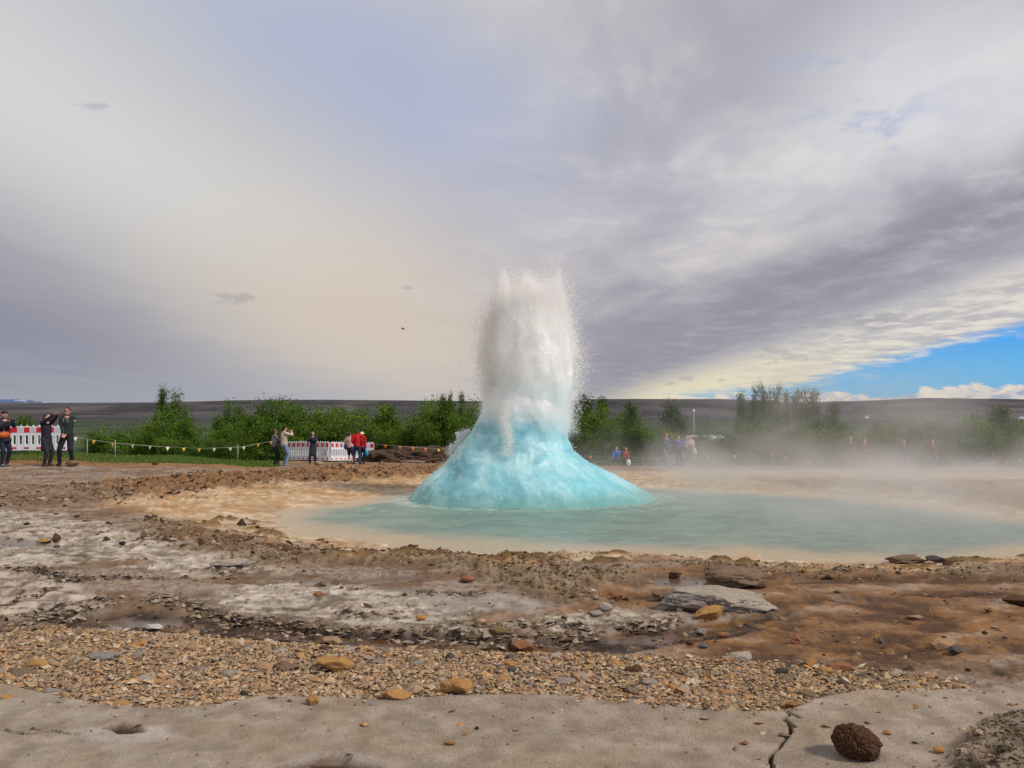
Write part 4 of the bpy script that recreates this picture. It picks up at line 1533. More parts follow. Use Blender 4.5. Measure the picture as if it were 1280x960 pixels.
ROCKS = [  # px, base py, width px, height px, depth ratio, style, colour, variant, turn, label
    (1079, 951, 62, 46, .85, 'lava', 'brown', 1, .5, 'big round dark brown lava boulder on the front slab', 'boulder'),
    (418, 841, 44, 21, .7, 'angular', 'ochre', 1, 2.2, 'chunky ochre rock with a dark underside on the gravel band', 'rock'),
    (570, 869, 43, 19, .7, 'crust', 'ochre', 1, .3, 'crumbly ochre clump at the gravel edge above the front slab', 'rock'),
    (495, 874, 36, 13, .7, 'angular', 'ochre', 2, .9, 'low ochre rock just left of the crumbly ochre clump', 'rock'),
    (328, 841, 24, 13, .8, 'round', 'tan', 2, .4, 'rounded tan stone beside a long dull stone in the gravel', 'rock'),
    (356, 839, 34, 12, .6, 'flat', 'dull', 3, 1.4, 'long dull brown stone touching the rounded tan stone', 'rock'),
    (390, 882, 18, 14, .8, 'crust', 'ochre', 2, 1.1, 'small jagged rust and ochre stone left on the front slab edge', 'rock'),
    (305, 872, 11, 10, .9, 'angular', 'dark', 3, 1.1, 'small dark green-grey stone at the left gravel edge', 'stone'),
    (127, 826, 42, 11, .6, 'slab', 'grey', 3, .2, 'long flat grey stone in the left part of the gravel', 'rock'),
    (25, 845, 40, 9, .5, 'flat', 'dull', 5, .7, 'flat brown stone by the left edge of the gravel band', 'rock'),
    (44, 836, 26, 12, .7, 'round', 'ochre', 5, .7, 'round yellowish stone in the small pile at far left', 'stone'),
    (10, 853, 18, 8, .7, 'round', 'tan', 6, .7, 'tan pebble lying alone on the slab at the left edge', 'stone'),
    (190, 787, 22, 8, .7, 'flat', 'pale', 1, .5, 'white flat stone at the water channel in the left gravel', 'stone'),
    (140, 786, 26, 7, .6, 'flat', 'grey', 6, .3, 'dark topped grey flake at the upper left rim of the gravel', 'stone'),
    (176, 808, 15, 10, .7, 'crust', 'ochre', 4, .3, 'small orange stone high in the left gravel', 'stone'),
    (236, 815, 14, 9, .7, 'crust', 'tan', 5, 1.3, 'small mustard stone in the left middle of the gravel', 'stone'),
    (240, 791, 17, 7, .7, 'round', 'tan', 7, .3, 'smooth light tan stone by the dark wet channel', 'stone'),
    (344, 803, 16, 6, .7, 'flat', 'black', 7, .3, 'flat black stone beside a white flake at the channel', 'stone'),
    (414, 803, 26, 9, .7, 'flat', 'tan', 8, .8, 'broad yellow tan stone at the upper gravel rim', 'stone'),
    (407, 813, 18, 6, .7, 'flat', 'brown', 9, .8, 'dark brown flake under the broad yellow tan stone', 'stone'),
    (562, 825, 11, 10, 1, 'round', 'dark', 9, .8, 'small round dark grey stone in the middle of the gravel', 'stone'),
    (640, 842, 13, 9, 1, 'round', 'dark', 10, .8, 'round grey stone lower in the gravel right of centre', 'stone'),
    (637, 824, 14, 7, 1, 'angular', 'blue_grey', 10, .8, 'bluish grey stone just below the rusty rock cluster', 'stone'),
    (652, 812, 28, 13, .7, 'angular', 'rust', 11, .1, 'rusty rock in the cluster at the channel edge', 'rock'),
    (624, 806, 26, 9, .7, 'flat', 'olive', 12, .9, 'olive brown flat rock left in the cluster at the channel', 'rock'),
    (660, 807, 20, 10, .8, 'crust', 'grey', 6, .9, 'pale grey knobbly rock right in the cluster at the channel', 'rock'),
    (585, 817, 34, 8, .6, 'flat', 'dull', 13, .2, 'wide low brown stone left of the bluish grey stone', 'rock'),
    (705, 855, 24, 7, .7, 'slab', 'grey', 5, .6, 'flat grey flake lying low in the centre right gravel', 'stone'),
    (792, 842, 22, 10, .7, 'angular', 'brown', 12, .3, 'dark brown stone in the right half of the gravel', 'stone'),
    (925, 826, 34, 12, .7, 'slab', 'sinter', 6, .4, 'thick grey plate at the upper rim of the right gravel', 'rock'),
    (979, 845, 16, 11, .8, 'angular', 'dark', 14, .3, 'dark grey block at the upper right of the gravel', 'stone'),
    (1015, 836, 16, 14, .6, 'angular', 'ochre', 15, .5, 'upright yellow orange stone above the right gravel tip', 'stone'),
    (1032, 842, 18, 9, .7, 'round', 'ochre', 16, .5, 'low orange stone beside the upright yellow orange stone', 'stone'),
    (1051, 840, 30, 12, .6, 'angular', 'rust', 17, 1.6, 'reddish brown block at the right gravel tip', 'stone'),
    (1078, 848, 10, 7, .8, 'angular', 'blue_grey', 18, .5, 'small bluish stone right of the reddish brown block', 'stone'),
    (1182, 812, 34, 12, .5, 'flat', 'tan', 14, .2, 'long tan rock on the rusty flats joined by a grey block', 'rock'),
    (1197, 819, 19, 11, .7, 'angular', 'dark', 19, .2, 'slate grey block at the right end of the long tan rock', 'rock'),
    (997, 806, 18, 11, .8, 'crust', 'rust', 8, .5, 'orange brown stone on the rusty flats', 'stone'),
    (905, 798, 17, 8, .8, 'crust', 'rust', 9, .7, 'bright orange stone right of the grey stone below the big slab', 'stone'),
    (876, 793, 18, 10, .8, 'crust', 'grey', 10, .7, 'knobbly grey stone in the shallow water below the big slab', 'stone'),
    (880, 811, 12, 6, .8, 'round', 'blue_grey', 20, .7, 'smooth blue grey pebble under the knobbly grey stone', 'stone'),
    (863, 806, 10, 6, .8, 'round', 'brown', 21, .7, 'small dark brown pebble left of the blue grey pebble', 'stone'),
    (840, 789, 10, 6, .8, 'round', 'grey', 22, .7, 'small grey pebble in the shallow water', 'stone'),
    (1101, 804, 7, 7, 1, 'round', 'blue_grey', 23, .7, 'tiny blue grey pebble alone on the rusty flats', 'stone'),
    (1146, 775, 22, 6, .5, 'flat', 'tan', 15, .3, 'thin tan flake standing out on the rusty flats', 'stone'),
    (1275, 758, 30, 13, .8, 'angular', 'brown', 24, .3, 'dark brown rock at the right edge above the flats', 'rock'),
    (900, 769, 150, 30, .5, 'slab', 'sinter', 1, 3.05, 'large layered grey sinter slab tilted over the shallow water', 'rock slab'),
    (888, 780, 40, 20, .5, 'angular', 'ochre', 16, .2, 'bright ochre stone leaning on the large grey slab', 'rock'),
    (827, 752, 26, 14, .7, 'crust', 'dull', 12, .2, 'dark knobbly lump at the left tip of the large grey slab', 'rock'),
    (850, 766, 8, 7, .9, 'round', 'pale', 23, .2, 'small white stone left of the bright ochre stone', 'stone'),
    (921, 736, 80, 27, .6, 'crust', 'dull', 13, .2, 'brown knobbly boulder behind the large grey slab', 'boulder'),
    (949, 736, 20, 8, .6, 'round', 'brown', 13, .2, 'dark brown stone at the right foot of the knobbly boulder', 'rock'),
    (1135, 703, 46, 11, .6, 'crust', 'dull', 14, .2, 'dull brown hump on the far right pool rim', 'rock'),
    (1172, 704, 26, 9, .7, 'angular', 'dark', 25, .2, 'dark block beside the dull brown hump on the pool rim', 'rock'),
    (1187, 703, 14, 7, .7, 'angular', 'brown', 26, 1.2, 'small brown block right of the dark block on the pool rim', 'rock'),
    (845, 722, 18, 9, .8, 'crust', 'brown', 15, .6, 'brown lump in wet mud left of the knobbly boulder', 'rock'),
    (285, 709, 44, 9, .6, 'slab', 'sinter', 2, .35, 'flat grey plate tilted on the rough crust at left', 'rock slab'),
    (585, 728, 19, 9, .8, 'round', 'rust', 27, .3, 'rusty orange oval stone on the sinter in the middle', 'stone'),
    (397, 748, 13, 7, .8, 'round', 'rust', 28, .3, 'rust brown stone on the grey sinter left of the middle', 'stone'),
    (400, 733, 17, 10, .8, 'crust', 'dull', 16, .3, 'rough brown lump beside a small puddle on the sinter', 'stone'),
    (526, 775, 14, 7, .8, 'round', 'ochre', 29, .3, 'yellow ochre stone on the lower sinter plate', 'stone'),
    (601, 777, 13, 6, .8, 'round', 'pinkish', 30, .3, 'peach coloured stone right of the yellow ochre stone', 'stone'),
    (745, 771, 20, 9, .8, 'angular', 'grey', 31, .3, 'grey flat stone paired with a paler one on the plate', 'stone'),
    (757, 765, 18, 11, .8, 'angular', 'sinter', 32, .3, 'paler stone of the pair on the plate', 'stone'),
    (770, 751, 22, 12, .8, 'crust', 'rust', 17, .3, 'rusty rock at the foot of the crumbly ridge', 'rock'),
    (740, 742, 9, 5, .8, 'flat', 'pale', 18, .3, 'white chip on the crumbly ridge', 'stone'),
    (53, 679, 22, 6, .6, 'flat', 'ochre', 19, .2, 'flat yellow stone lying against an upright dark stone', 'stone'),
    (69, 679, 11, 13, .8, 'angular', 'brown', 33, .2, 'upright dark brown stone beside the flat yellow stone', 'stone'),
    (70, 686, 8, 5, .9, 'round', 'blue_grey', 34, .2, 'small bluish pebble in front of the upright dark stone', 'stone'),
    (152, 684, 8, 5, .9, 'round', 'black', 35, .2, 'pair of tiny black pebbles on the pale sinter', 'stone'),
    (88, 583, 15, 9, .9, 'angular', 'dull', 36, .2, 'brown block on the ground at the feet of the man in the green jacket', 'rock'),
    (193, 581, 9, 4, .9, 'round', 'brown', 37, .2, 'small dark stone at the far edge of the pale sinter', 'stone'),
    (398, 581, 14, 5, .9, 'crust', 'tan', 38, .2, 'sandy stone at the feet of the woman in the long dark coat', 'stone'),
    (478, 583, 10, 5, .9, 'angular', 'dull', 39, .2, 'brown stone right of the couple in red', 'stone'),
    (1197, 861, 13, 9, .9, 'crust', 'tan', 20, .2, 'tan brown stone past the right gravel tip', 'stone'),
    (1211, 839, 7, 4, .9, 'round', 'black', 40, .2, 'small black pebble on the grey sinter at right', 'stone'),
    (991, 886, 17, 8, .9, 'crust', 'rust', 21, .2, 'rusty stone at the gravel edge by the crack', 'stone'),
    (1111, 919, 11, 6, .9, 'angular', 'ochre', 41, .2, 'small yellow chip right of the big lava boulder', 'stone'),
    (1175, 942, 13, 8, .9, 'round', 'ochre', 42, .2, 'orange pebble between the boulder and the rough mound', 'stone'),
    (596, 912, 5, 4, .9, 'round', 'black', 43, .2, 'tiny black pebble on the middle of the front slab', 'stone'),
    (1275, 645, 26, 9, .7, 'crust', 'brown', 22, .2, 'brown lump on the far right shore of the pool', 'rock'),
]


def ground_hit(px, py):
    """world point on the built ground under a photo pixel"""
    t = np.linspace(3.0, 60.0, 5200)
    u, v = (px - 640) / F, (480 - py) / F
    dy, dz = CP - v * SP, SP + v * CP
    X, Y, Z = u * t, dy * t, H + dz * t
    g = base_z(X, Y)
    k = np.argmax(Z < g)
    if k == 0:
        k = len(t) - 1
    x, y = X[k], Y[k]
    z = float(ground_z(x, y)[0])
    # one refinement with the detailed height
    if z > g[k] - 1 and dz < 0:
        tt = (z - H) / dz
        if abs(tt - t[k]) < 1.5:
            x, y = u * tt, dy * tt
            z = float(ground_z(x, y)[0])
    return x, y, z


def build_rocks():
    for (px, py, w, h, dr, st, col, var, rz, label, cat) in ROCKS:
        x, y, z = ground_hit(px, py)
        m = y / F
        sx, sz = w * m / 2, h * m / 2
        me = rock_mesh(st, var)
        co = np.empty(len(me.vertices) * 3)
        me.vertices.foreach_get('co', co)
        co = co.reshape(-1, 3)
        # own mesh: scaled, turned, real size
        c, s = math.cos(rz), math.sin(rz)
        q = np.stack([co[:, 0] * c - co[:, 1] * s, co[:, 0] * s + co[:, 1] * c, co[:, 2]], 1)
        ext = (q.max(0) - q.min(0)) / 2
        mid = (q.max(0) + q.min(0)) / 2
        sy = sx * dr
        q = (q - mid) / ext * np.array([sx, sy, sz])
        q[:, 2] += sz * 0.78
        if st == 'lava':
            a = math.radians(-20)
            qx, qz = q[:, 0].copy(), q[:, 2] - sz
            q[:, 0], q[:, 2] = qx * math.cos(a) - qz * math.sin(a), qx * math.sin(a) + qz * math.cos(a) + sz * .95
        if st == 'slab' and w > 100:
            q[:, 2] += -q[:, 0] / sx * sz * .12 - sz * .2
        m2 = me.copy()
        m2.vertices.foreach_set('co', q.ravel())
        m2.update()
        m2.materials.clear()
        m2.materials.append(rock_mat(col))
        link(cat.replace(' ', '_'), m2, None, label, cat, None, None, (x, y + sy * .5, z))
    # countable medium stones of the gravel: alike, one shared label
    rng = np.random.default_rng(23)
    x, y, z = scatter(420, (-5.2, 5.0), (4.3, 6.8), lambda x, y, f: (f['gravel'] > .6) * (np.abs(x) < y * .62) * 1.0, rng)
    lib = {}
    cl = ('tan', 'dull', 'grey', 'tan', 'ochre', 'sinter', 'dull')
    for i in range(min(len(x), 190)):
        st = ('angular', 'flat', 'flat', 'round')[i % 4]
        col = cl[i % 7]
        key = (st, i % 3 + 50, col)
        if key not in lib:
            # low copies of the rock shapes
            bm = bmesh.new()
            bmesh.ops.create_icosphere(bm, subdivisions=2, radius=1)
            co = np.array([v.co[:] for v in bm.verts])
            n1 = fbm3(co + 3 + i, 1.6, 3, i) - .5
            co = np.sign(co) * np.abs(co) ** .8 * (1 + n1 * .9)[:, None]
            for v, q in zip(bm.verts, co):
                v.co = q
            me = bpy.data.meshes.new('gravel_stone')
            bm.to_mesh(me)
            bm.free()
            me.materials.append(rock_mat(col))
            lib[key] = me
        s = rng.uniform(.024, .046)
        o = link('gravel_stone', lib[key], None, 'palm sized stone lying loose among the flakes of the gravel band', 'stone', 'stones in the gravel band', None, (x[i], y[i], z[i] + s * .22))
        o.scale = (s * rng.uniform(.9, 1.5), s * rng.uniform(.7, 1.0), s * rng.uniform(.3, .55))
        o.rotation_euler = (rng.normal(0, .12), rng.normal(0, .12), rng.uniform(0, 6))


build_rocks()


# ------------------------------------------------------------------ trees and shrubs
def leaf_material():
    m, T = mat_new('birch_leaves')
    at = T.node('ShaderNodeAttribute', attribute_name='Col')
    oi = T.node('ShaderNodeObjectInfo')
    rnd = E(T, oi.outputs['Random'])
    c = E(T, at.outputs['Color'])
    k = rnd * 0.40 + 1.0
    c = T.mix(1.0, c, T.xyz(k, k * (1.06 - rnd * 0.1), k), 'MULTIPLY')
    d = T.node('ShaderNodeBsdfDiffuse')
    t = T.node('ShaderNodeBsdfTranslucent')
    T.put(d.inputs[0], c)
    T.put(t.inputs[0], T.mix(1.0, c, (1.2, 1.25, 0.6), 'MULTIPLY'))
    mx = T.node('ShaderNodeMixShader')
    mx.inputs[0].default_value = 0.35
    T.t.links.new(d.outputs[0], mx.inputs[1])
    T.t.links.new(t.outputs[0], mx.inputs[2])
    return finish(m, T, mx.outputs[0])


MAT['leaf'] = leaf_material()
MAT['bark'] = simple_mat('bark', (0.10, 0.085, 0.07), 0.9, 12, .4)


def tube_verts(pts, rads, k=5):
    """a bent tapering tube; returns verts, quads"""
    V, Fc = [], []
    pts = [Vector(p) for p in pts]
    for i, p in enumerate(pts):
        d = (pts[min(i + 1, len(pts) - 1)] - pts[max(i - 1, 0)]).normalized()
        a = d.orthogonal().normalized()
        b = d.cross(a)
        for j in range(k):
            t = 2 * math.pi * j / k
            V.append(p + (a * math.cos(t) + b * math.sin(t)) * rads[i])
    for i in range(len(pts) - 1):
        for j in range(k):
            Fc.append((i * k + j, i * k + (j + 1) % k, (i + 1) * k + (j + 1) % k, (i + 1) * k + j))
    Fc.append(tuple(range(k))[::-1])
    Fc.append(tuple((len(pts) - 1) * k + j for j in range(k)))
    return V, Fc


class Mesher:
    def __init__(s):
        s.V, s.F = [], []

    def add(s, V, Fc):
        o = len(s.V)
        s.V += [tuple(v) for v in V]
        s.F += [tuple(i + o for i in f) for f in Fc]

    def tube(s, pts, rads, k=5):
        s.add(*tube_verts(pts, rads, k))

    def box(s, c, d, rz=0.0, taper=1.0):
        x, y, z = d[0] / 2, d[1] / 2, d[2] / 2
        V = []
        for sx, sy, sz in ((-1, -1, -1), (1, -1, -1), (1, 1, -1), (-1, 1, -1), (-1, -1, 1), (1, -1, 1), (1, 1, 1), (-1, 1, 1)):
            q = taper if sz > 0 else 1.0
            a, b = sx * x * q, sy * y * q
            V.append((c[0] + a * math.cos(rz) - b * math.sin(rz), c[1] + a * math.sin(rz) + b * math.cos(rz), c[2] + sz * z))
        s.add(V, [(0, 3, 2, 1), (4, 5, 6, 7), (0, 1, 5, 4), (1, 2, 6, 5), (2, 3, 7, 6), (3, 0, 4, 7)])

    def mesh(s, name, mat, smooth=True):
        return new_mesh(name, np.array(s.V), s.F, mat, smooth)


def make_tree_meshes(kind, seed):
    """unit-height tree: height 1, crown radius about .5 in x; scaled per object"""
    rng = np.random.default_rng(seed)
    T_ = Mesher()
    tips = []
    if kind == 'poplar':
        T_.tube([(0, 0, -.05), (.01, .01, .35), (0, .0, .7), (.01, 0, .97)], [.022, .016, .009, .002], 6)
        for i in range(46):
            z0 = rng.uniform(.10, .92)
            a = rng.uniform(0, 6.28)
            L = (.20 - .13 * z0) * rng.uniform(.6, 1.2) * 1.4
            p0 = Vector((0, 0, z0))
            p1 = p0 + Vector((math.cos(a) * L * .7, math.sin(a) * L * .7, L * .9))
            T_.tube([p0, (p0 + p1) / 2 + Vector((0, 0, -.01)), p1], [.006, .004, .001], 4)
            tips += [(p0.lerp(p1, t), .035) for t in (.4, .7, 1.0)]
        tips += [(Vector((0, 0, z)), .02) for z in np.linspace(.75, 1.0, 8)]
        per, ls = 26, .014
    else:
        ns = 7 if kind == 'shrub' else 4
        for s_ in range(ns):
            a = rng.uniform(0, 6.28)
            sp = .30 if kind == 'shrub' else .16
            hgt = rng.uniform(.72, 1.0) if s_ else 1.0
            q = [Vector((0, 0, -.05)), Vector((math.cos(a) * sp * .3, math.sin(a) * sp * .3, hgt * .35)),
                 Vector((math.cos(a) * sp * .7, math.sin(a) * sp * .7, hgt * .65)), Vector((math.cos(a) * sp, math.sin(a) * sp, hgt * .97))]
            T_.tube(q, [.018, .013, .008, .002], 5)
            for i in range(14 if kind == 'shrub' else 20):
                t = rng.uniform(.12, 1.0)
                i0 = min(int(t * 3), 2)
                p0 = q[i0].lerp(q[i0 + 1], t * 3 - i0)
                b = rng.uniform(0, 6.28)
                L = rng.uniform(.10, .26) * (1.25 - .8 * t) * (1.15 if kind == 'round' else 1)
                up = rng.uniform(.2, .9) if kind != 'round' else rng.uniform(-.1, .7)
                p1 = p0 + Vector((math.cos(b) * L, math.sin(b) * L, L * up))
                T_.tube([p0, (p0 + p1) / 2 + Vector((0, 0, .01)), p1], [.005, .003, .001], 3)
                tips += [(p0.lerp(p1, t2), .040 + .02 * rng.random()) for t2 in (.35, .7, 1.0)]
        per, ls = 28, .0165
    # leaves round the twigs
    C_ = []
    P = []
    for (p, rad_) in tips:
        shade = rng.uniform(.0, 1.0)
        n = int(per * rng.uniform(.5, 1.3))
        q = np.array(p)[None] + rng.normal(0, rad_, (n, 3))
        P.append(q)
        C_.append(np.full(n, shade) + rng.normal(0, .15, n))
    P = np.concatenate(P)
    S = np.clip(np.concatenate(C_), 0, 1)
    n = len(P)
    a = rng.normal(size=(n, 3))
    a /= np.linalg.norm(a, axis=1, keepdims=True)
    b = np.cross(a, rng.normal(size=(n, 3)))
    b /= np.linalg.norm(b, axis=1, keepdims=True)
    sz = ls * rng.uniform(.5, 1.2, n)[:, None]
    V = np.stack([P - a * sz, P - b * sz * .55, P + a * sz, P + b * sz * .55], 1).reshape(-1, 3)
    V[:, 2] = np.maximum(V[:, 2], 0.0)
    Fq = np.arange(n * 4).reshape(-1, 4)
    dark, mid, lite = {'poplar': ((44, 62, 28), (68, 88, 40), (98, 118, 56)), 'round': ((30, 50, 20), (46, 72, 26), (70, 98, 36)),
                       'shrub': ((48, 66, 26), (80, 104, 38), (118, 142, 54)), 'birch': ((44, 62, 26), (74, 98, 38), (108, 132, 54))}[kind]
    dark, mid, lite = [np.array(lin(*c)) for c in (dark, mid, lite)]
    t = S[:, None]
    col = np.where(t < .5, dark + (mid - dark) * t * 2, mid + (lite - mid) * (t * 2 - 1))
    crown = new_mesh('crown', V, Fq, MAT['leaf'], False, {'Col': np.repeat(col, 4, 0)})
    trunk = T_.mesh('trunk', MAT['bark'])
    return trunk, crown


TREES = {k: [make_tree_meshes(k, s) for s in ss] for k, ss in
         {'shrub': (1, 2, 3, 4), 'birch': (11, 12, 13), 'round': (21, 22), 'poplar': (31, 32, 33)}.items()}
tree_rng = random.Random(4)


def tree(kind, px, top, wpx, Y, label, group=None, name=None):
    x = at_depth(px, Y)
    z = float(base_z(np.array([x]), np.array([Y]))[0]) - .05
    ztop = H + (HORIZON - top) / F * Y
    h = max(ztop - z, .6)
    w = wpx / F * Y
    r = root(name or {'shrub': 'shrub', 'birch': 'birch_tree', 'round': 'broadleaf_tree', 'poplar': 'poplar_tree'}[kind], (x, Y, z), label,
             'shrub' if kind == 'shrub' else 'tree', group, tree_rng.uniform(0, 6.28))
    tr, cr = tree_rng.choice(TREES[kind])
    half = {'shrub': .42, 'birch': .34, 'round': .36, 'poplar': .20}[kind]
    s = w / 2 / half
    for nm, me in (('trunk', tr), ('crown', cr)):
        o = link(nm, me, r)
        o.scale = (s, s, h)
    return r


NAMED_TREES = [
    ('birch', 222, 491, 52, 56, 'tall slender birch whose tip breaks the skyline left of the pool'),
    ('poplar', 203, 488, 24, 60, 'almost bare thin tree just left of the tall slender birch'),
    ('birch', 284, 502, 42, 58, 'birch with a pointed crown reaching the ridge line right of the tallest birch'),
    ('birch', 546, 500, 56, 54, 'leafy birch standing close behind the left shoulder of the geyser'),
    ('poplar', 553, 494, 14, 60, 'leftmost of three thin sprigs above the thicket by the spray column'),
    ('poplar', 563, 492, 12, 60, 'middle one of three thin sprigs above the thicket by the spray column'),
    ('poplar', 577, 491, 14, 60, 'rightmost of three thin sprigs above the thicket by the spray column'),
    ('poplar', 732, 495, 30, 60, 'thin poplar just right of the spray column'),
    ('poplar', 752, 497, 26, 62, 'second thin poplar right of the spray column'),
    ('poplar', 788, 505, 26, 58, 'thin spruce-like tree between the spray column and the dense round tree'),
    ('round', 848, 500, 56, 62, 'dense dark round tree standing alone against the ridge'),
    ('poplar', 926, 494, 22, 66, 'leftmost and darkest poplar of the row that rises over the steam'),
    ('poplar', 944, 485, 20, 70, 'tall poplar with a split tip in the row over the steam'),
    ('poplar', 953, 484, 20, 70, 'highest poplar in the row over the steam'),
    ('poplar', 962, 488, 20, 70, 'poplar just right of the highest one in the row'),
    ('poplar', 972, 485, 20, 70, 'poplar standing fifth in the row over the steam'),
    ('poplar', 983, 489, 18, 70, 'short poplar in the gap of the row over the steam'),
    ('poplar', 996, 490, 26, 70, 'fuller poplar near the right end of the row'),
    ('poplar', 1006, 488, 24, 70, 'last but one poplar at the right end of the row'),
    ('poplar', 1017, 487, 24, 70, 'rightmost poplar of the row, leafy at the tip'),
    ('round', 938, 512, 60, 64, 'broad dark tree filling the left foot of the poplar row'),
    ('round', 975, 508, 70, 66, 'broad tree filling the middle foot of the poplar row'),
    ('round', 1010, 512, 50, 66, 'broad tree at the right foot of the poplar row'),
    ('poplar', 1042, 503, 30, 64, 'dim conifer-like tree behind the steam, right of the poplar row'),
    ('birch', 1262, 508, 60, 54, 'bright green birch at the right edge of the view'),
    ('birch', 1205, 518, 60, 60, 'green birch left of the bright one at the right edge'),
    ('birch', 30, 520, 60, 60, 'dim green tree behind the red and white barrier at far left'),
]


LANDMARKS = ((88, 'the man in green'), (145, 'the grey post on the grass'), (203, 'the almost bare tree'), (230, 'the tallest birch'), (284, 'the pointed birch'),
             (322, 'the last pennants'), (350, 'the pair taking photos'), (391, 'the woman in the long blue coat'), (420, 'the barrier corner'), (446, 'the couple in red'),
             (480, 'the first orange pennant'), (520, 'the earth mound'), (555, 'the thin sprigs'), (595, 'the geyser flank'), (715, 'the right side of the column'),
             (752, 'the second thin poplar'), (783, 'the crouching visitors'), (815, 'the wooden rail'), (848, 'the dense round tree'), (890, 'the white building'),
             (926, 'the darkest poplar'), (962, 'the middle of the poplar row'), (1017, 'the rightmost poplar'), (1070, 'the pair in the steam'),
             (1129, 'the dim bending figure'), (1165, 'the figure in brown red'), (1205, 'the paler birch at right'), (1262, 'the bright right edge birch'))


def thicket_label(k, px, top, Y):
    lx, nm = min(LANDMARKS, key=lambda q: abs(q[0] - px))
    side = 'straight behind' if abs(px - lx) < 8 else ('behind and left of' if px < lx else 'behind and right of')
    return '%s %s, %s row, %s %s' % ('low' if top > 524 else 'tall', 'shrub' if k else 'leafy birch', 'rear' if Y > 57.5 else 'front', side, nm)


def build_trees():
    for t in NAMED_TREES:
        tree(*t)
    rng = np.random.default_rng(12)
    left = [(120, 545, 50, 46), (140, 532, 70, 60), (165, 540, 60, 52), (178, 528, 60, 62), (200, 520, 56, 56), (222, 520, 60, 52), (240, 528, 50, 50), (258, 522, 56, 56),
            (270, 535, 50, 50), (285, 528, 60, 54), (300, 520, 56, 60), (318, 508, 60, 62), (335, 504, 60, 64), (352, 502, 66, 66), (372, 505, 60, 66), (330, 528, 60, 53),
            (390, 508, 60, 62), (410, 512, 60, 60), (428, 508, 60, 62), (448, 510, 60, 60), (468, 508, 60, 62), (488, 506, 60, 64), (508, 505, 66, 62),
            (528, 504, 60, 60), (560, 503, 60, 56), (580, 502, 56, 60), (598, 505, 60, 60), (350, 530, 60, 54), (376, 533, 60, 56), (402, 530, 60, 58),
            (432, 532, 60, 58), (462, 528, 60, 58), (490, 530, 60, 58), (520, 526, 60, 56), (548, 520, 66, 54), (576, 520, 66, 54), (600, 525, 60, 54), (250, 548, 44, 46), (215, 545, 40, 46), (280, 552, 40, 45)]
    right = [(712, 510, 60, 58), (735, 508, 60, 56), (760, 512, 60, 58), (722, 530, 60, 54), (752, 532, 60, 54), (780, 520, 60, 58), (800, 535, 60, 54),
             (815, 528, 60, 58), (832, 535, 50, 54), (870, 538, 50, 60), (890, 545, 50, 60), (905, 540, 60, 64), (925, 532, 60, 58), (950, 530, 70, 58), (985, 530, 70, 58),
             (1018, 528, 70, 58), (1050, 528, 60, 60), (1075, 532, 60, 60), (1100, 530, 60, 62), (1128, 526, 60, 62), (1150, 524, 60, 64), (1175, 524, 60, 62),
             (1225, 522, 60, 60), (1250, 528, 60, 52), (1285, 512, 60, 54), (1310, 510, 60, 56), (1340, 512, 60, 56), (1060, 545, 60, 54), (1120, 545, 60, 54), (1180, 542, 60, 54), (1215, 540, 60, 52)]
    for i, (px, top, w, Y) in enumerate(left):
        tree('shrub' if i % 3 else 'birch', px, top + rng.uniform(-2, 2), w * rng.uniform(.9, 1.25), Y + rng.uniform(-1.5, 1.5),
             thicket_label(i % 3, px, top, Y), 'thicket left of the geyser', 'thicket_tree')
    for i, (px, top, w, Y) in enumerate(right):
        tree('shrub' if i % 3 else 'birch', px, top + rng.uniform(-2, 2), w * rng.uniform(.9, 1.25), Y + rng.uniform(-1.5, 1.5),
             thicket_label(i % 3, px, top, Y), 'thicket right of the geyser', 'thicket_tree')


build_trees()


def build_grass():
    rng = np.random.default_rng(8)
    n = 26000
    px = rng.uniform(-120, 350, n)
    edge = np.interp(px, [-400, 60, 140, 200, 340, 350], [30.6, 30.8, 31.0, 32.5, 34.5, 36])
    Y = edge + rng.uniform(-.2, 1, n) ** 1.0 * 12
    x = at_depth(px, Y)
    z = base_z(x, Y)
    hgt = rng.uniform(.03, .11, n)
    w = rng.uniform(.012, .03, n)
    a = rng.uniform(0, 6.28, n)
    lx, ly = rng.normal(0, .05, n), rng.normal(0, .05, n)
    V = np.stack([np.stack([x - np.cos(a) * w, Y - np.sin(a) * w, z - .02], 1), np.stack([x + np.cos(a) * w, Y + np.sin(a) * w, z - .02], 1),
                  np.stack([x + lx, Y + ly, z + hgt], 1)], 1).reshape(-1, 3)
    c = np.array(lin(86, 106, 50))[None] * rng.uniform(.6, 1.35, (n, 1))
    me = new_mesh('grass', V, np.arange(n * 3).reshape(-1, 3), MAT['leaf'], False, {'Col': np.repeat(c, 3, 0)})
    link('grass', me, None, 'strip of short bright green grass beyond the sandy path', 'grass', None, 'stuff')


build_grass()

# ------------------------------------------------------------------ barrier panels
MAT['plastic_white'] = simple_mat('white_plastic', (0.80, 0.79, 0.77), 0.45, 6, .06)
MAT['reflector_red'] = simple_mat('red_reflector', (0.62, 0.02, 0.02), 0.35, 30, .08)
MAT['reflector_grey'] = simple_mat('silver_reflector', (0.56, 0.58, 0.60), 0.35, 30, .08)
MAT['black_rubber'] = simple_mat('black_rubber', (0.03, 0.03, 0.03), 0.8, 10, .2)


